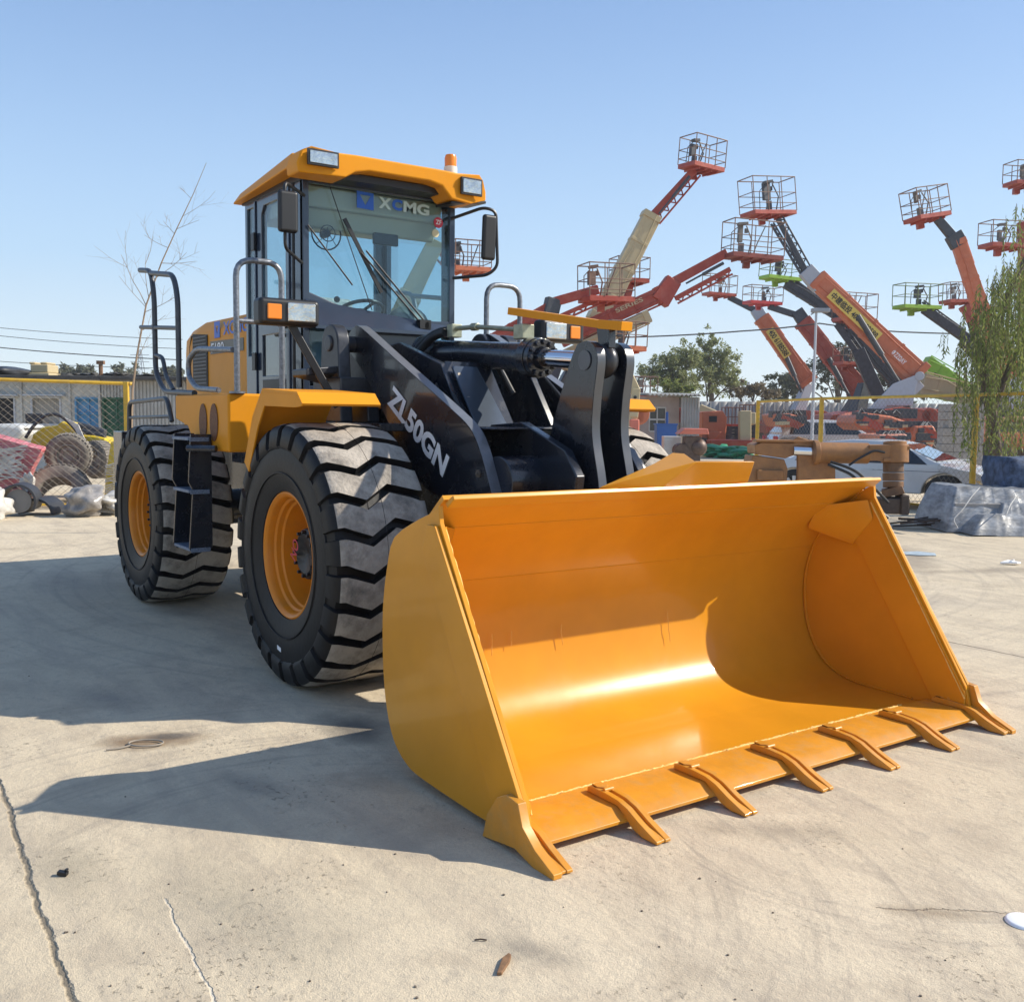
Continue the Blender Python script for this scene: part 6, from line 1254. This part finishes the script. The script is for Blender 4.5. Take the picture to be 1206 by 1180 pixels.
def sheet(name, pts, dep, sd, mt=TP, amp=.018):
    m = M(); r_ = random.Random(sd); rows = []; n = 26
    P0 = [P(*p) for p in pts]; L0 = [0]
    for a, b in zip(P0, P0[1:]): L0.append(L0[-1]+(b-a).length)
    def samp(s_):
        for i in range(len(P0)-1):
            if s_ <= L0[i+1]+1e-6: return P0[i].lerp(P0[i+1], (s_-L0[i])/(L0[i+1]-L0[i]))
        return P0[-1]
    ph = [(r_.uniform(3, 22), r_.uniform(-14, 14), r_.uniform(0, 6), r_.uniform(.2, 1)) for _ in range(12)]
    for j in range(n+1):
        row = []; v = j/n
        for i in range(71):
            s_ = L0[-1]*i/70; p = samp(s_); prof_ = [(0, 0, 0), (.10, .0, .75), (.22, .08, 1.0), (.8, .9, 1.0), (.92, 1, .6), (1, 1.05, 0)]
            for (v0, y0, z0), (v1, y1, z1) in zip(prof_, prof_[1:]):
                if v <= v1+1e-6: k = (v-v0)/(v1-v0); yy = y0+(y1-y0)*k; zz = z0+(z1-z0)*k; break
            w_ = sum(abs(sin(f*s_+g*v*1.5+h))*a_ for f, g, h, a_ in ph)/len(ph)*amp*4-amp
            row.append(V((p.x, yy*dep-w_*(1 if v < .25 else .2)-.15*(1-zz), max(.01, p.z*zz+(w_ if v >= .15 else w_*.3)))))
        rows.append(row)
    m.strip(rows); return m.build(name, mt, t.o, 0, 180, recalc=False)
# flat stack: wrapped slabs under a creased sheet
r9 = random.Random(31)
def creased(name, x0, x1, y0, y1, zt, sd, mt=TP, amp=.03, nx=90, ny=40):
    r_ = random.Random(sd); m = M(); rows = []; cr = [(r_.uniform(-1, 1), r_.uniform(-1, 1), r_.uniform(0, 9), r_.uniform(.3, 1)) for _ in range(16)]
    for j in range(ny+1):
        v = j/ny; row = []
        for i in range(nx+1):
            u = i/nx; fx = min(u, 1-u)*nx/7; fy = v*ny/9; x = x0+(x1-x0)*u; y = y0+(y1-y0)*v
            ed = min(1, fx, fy) if fy < 1 or fx < 1 else 1
            ed = max(0, ed)**.55; w_ = 0
            for a, b, c, d in cr: t_ = (x*a+y*b)*9+c; w_ += d*(1-abs(sin(t_)))**2.2
            w_ = w_/16*amp*4
            bulge = .12*(1-ed); row.append(V((x-(bulge if u < .5 else -bulge), y-(bulge if v < .4 else 0)-w_*.7*(v < .25), max(.008, zt*ed+w_*ed-.02*sin(x*3)))))
        rows.append(row)
    m.strip(rows); return m.build(name, mt, t.o, 0, 50, recalc=False)
xa, xb = P(1124, 600).x, P(1280, 600).x
creased('plastic_sheet', xa, xb, -.05, 1.1, P(1150, 576).z-.02, 4)
creased('plastic_sheet', P(1176, 600).x, xb, -.22, .5, P(1190, 593).z, 6)
creased('plastic_sheet', P(1140, 600).x, xb+.4, -.42, .1, P(1190, 608).z, 8, amp=.045)
m = M()
for k in range(4): m.bb((xa+.05, -.02, .02+k*.11), (xb, 1.0, .10+k*.11))
m.build('slabs', STN, t.o, .01)
m = M(); m.tube([P(1128, 622, -.5), P(1122, 612, -.45), P(1134, 600, -.4), P(1144, 585, -.25), P(1154, 574, -.1)], .008, 6, .1); m.tube([P(1185, 606, -.5), P(1190, 594, -.4), P(1196, 586, -.1)], .008, 6); m.build('string', WHP, t.o)
# ---------------------------------------------------------------- small things on the ground
def small(name, label, cat, px, py, fnm, mt, **k):
    g0 = bp(px, py, 2, 0.0); m = M(); fnm(m); o = m.build(name, mt, None, k.get('bevel', .002)); o.location = g0; o.rotation_euler = (0, 0, k.get('rz', YAW-pi/2)); return tag(o, label, cat)
small('wood_stick', 'splintered brown stick on the concrete in front of the bucket', 'stick', 593, 1138, lambda m: m.prism([(-.006, -.055, .001), (.008, -.05, .001), (.014, .02, .001), (.010, .055, .001), (.0, .062, .001), (-.012, .03, .001)], (0, 0, .011)), mat('splinter', (.20, .11, .055), .9, var=.35, vs=60), rz=YAW-pi/2-.25)
small('black_clip', 'small black plastic piece on the concrete by the left crack', 'plastic piece', 74, 1031, lambda m: (m.box((0, 0, .010), (.035, .022, .014), Matrix.Rotation(.15, 3, 'Y').to_quaternion()), m.box((.012, .004, .020), (.010, .016, .008))), BLK)
small('white_disc', 'flat round white plastic lid on the concrete at the right edge', 'lid', 1206, 1086, lambda m: (m.lathe([(.0001, .010), (.050, .010), (.056, .007), (.060, .0), (.0001, .0)], (0, 0, 0), (0, 0, 1), 36)), WHT)
small('wire_ring', 'dusty ring of bent wire with a short tail on the wet stain', 'wire ring', 172, 877, lambda m: (m.tube([V((.085*cos(a), .05*sin(a), .010)) for a in [2*pi*k/20 for k in range(21)]], .005, 6), m.tube([(-.06, -.03, .008), (-.10, -.075, .008), (-.16, -.10, .006)], .005, 6)), mat('dusty_wire', (.30, .26, .21), .8))
small('paper_scrap', 'crumpled white paper scrap on the ground right of the bucket', 'paper', 1190, 665, lambda m: (m.prism([(-.12, 0, .01), (0, .06, .03), (.13, .02, .01), (.05, -.05, .02)], (0, 0, .02)), m.prism([(-.02, 0, .03), (.06, .03, .05), (.02, -.03, .06)], (0, 0, .01))), WHT)
small('plastic_bag', 'flat pale blue plastic sheet on the ground right of the bucket top', 'plastic sheet', 1084, 653, lambda m: m.prism([(-.22, -.10, .004), (-.05, -.16, .004), (.14, -.14, .004), (.20, .05, .004), (.05, .22, .004), (-.18, .14, .004)], (0, 0, .010)), mat('pale_blue_film', (.45, .52, .55), .3, var=.3, vs=9, bump=.6, bs=14))
small('twig', 'tiny dark twig on the concrete left of the brown stick', 'twig', 566, 1108, lambda m: m.tube([(-.02, 0, .004), (0, .002, .006), (.02, 0, .004)], .003, 5), BRD)
rr = random.Random(21); pm_ = M()
for i in range(70):
    px, py = rr.uniform(0, 1206), 640+540*rr.random()**.8; g0 = bp(px, py, 2, 0.0)
    if g0.x > 1.4 and abs(g0.y) < 1.5 and g0.x < 3.1: continue
    s_ = rr.uniform(.002, .006); pm_.ball((g0.x, g0.y, s_*.4), s_, 3, (1, rr.uniform(.6, 1.2), .6))
o = pm_.build('gravel_crumbs', mat('crumb', (.16, .13, .10), .9, var=.4, vs=3), None); tag(o, kind='stuff')
# ---------------------------------------------------------------- light dust haze in the air
hm = bpy.data.materials.new('haze'); hm.use_nodes = True; N = hm.node_tree.nodes; N.clear(); o_ = N.new('ShaderNodeOutputMaterial'); pv = N.new('ShaderNodeVolumePrincipled')
pv.inputs['Color'].default_value = (.93, .95, 1, 1); pv.inputs['Density'].default_value = .0007; pv.inputs['Anisotropy'].default_value = .3; hm.node_tree.links.new(pv.outputs[0], o_.inputs['Volume'])
m = M(); m.bb((-330, -300, -1.0), (60, 330, 42)); hz = m.build('haze', hm, None); tag(hz, kind='stuff')
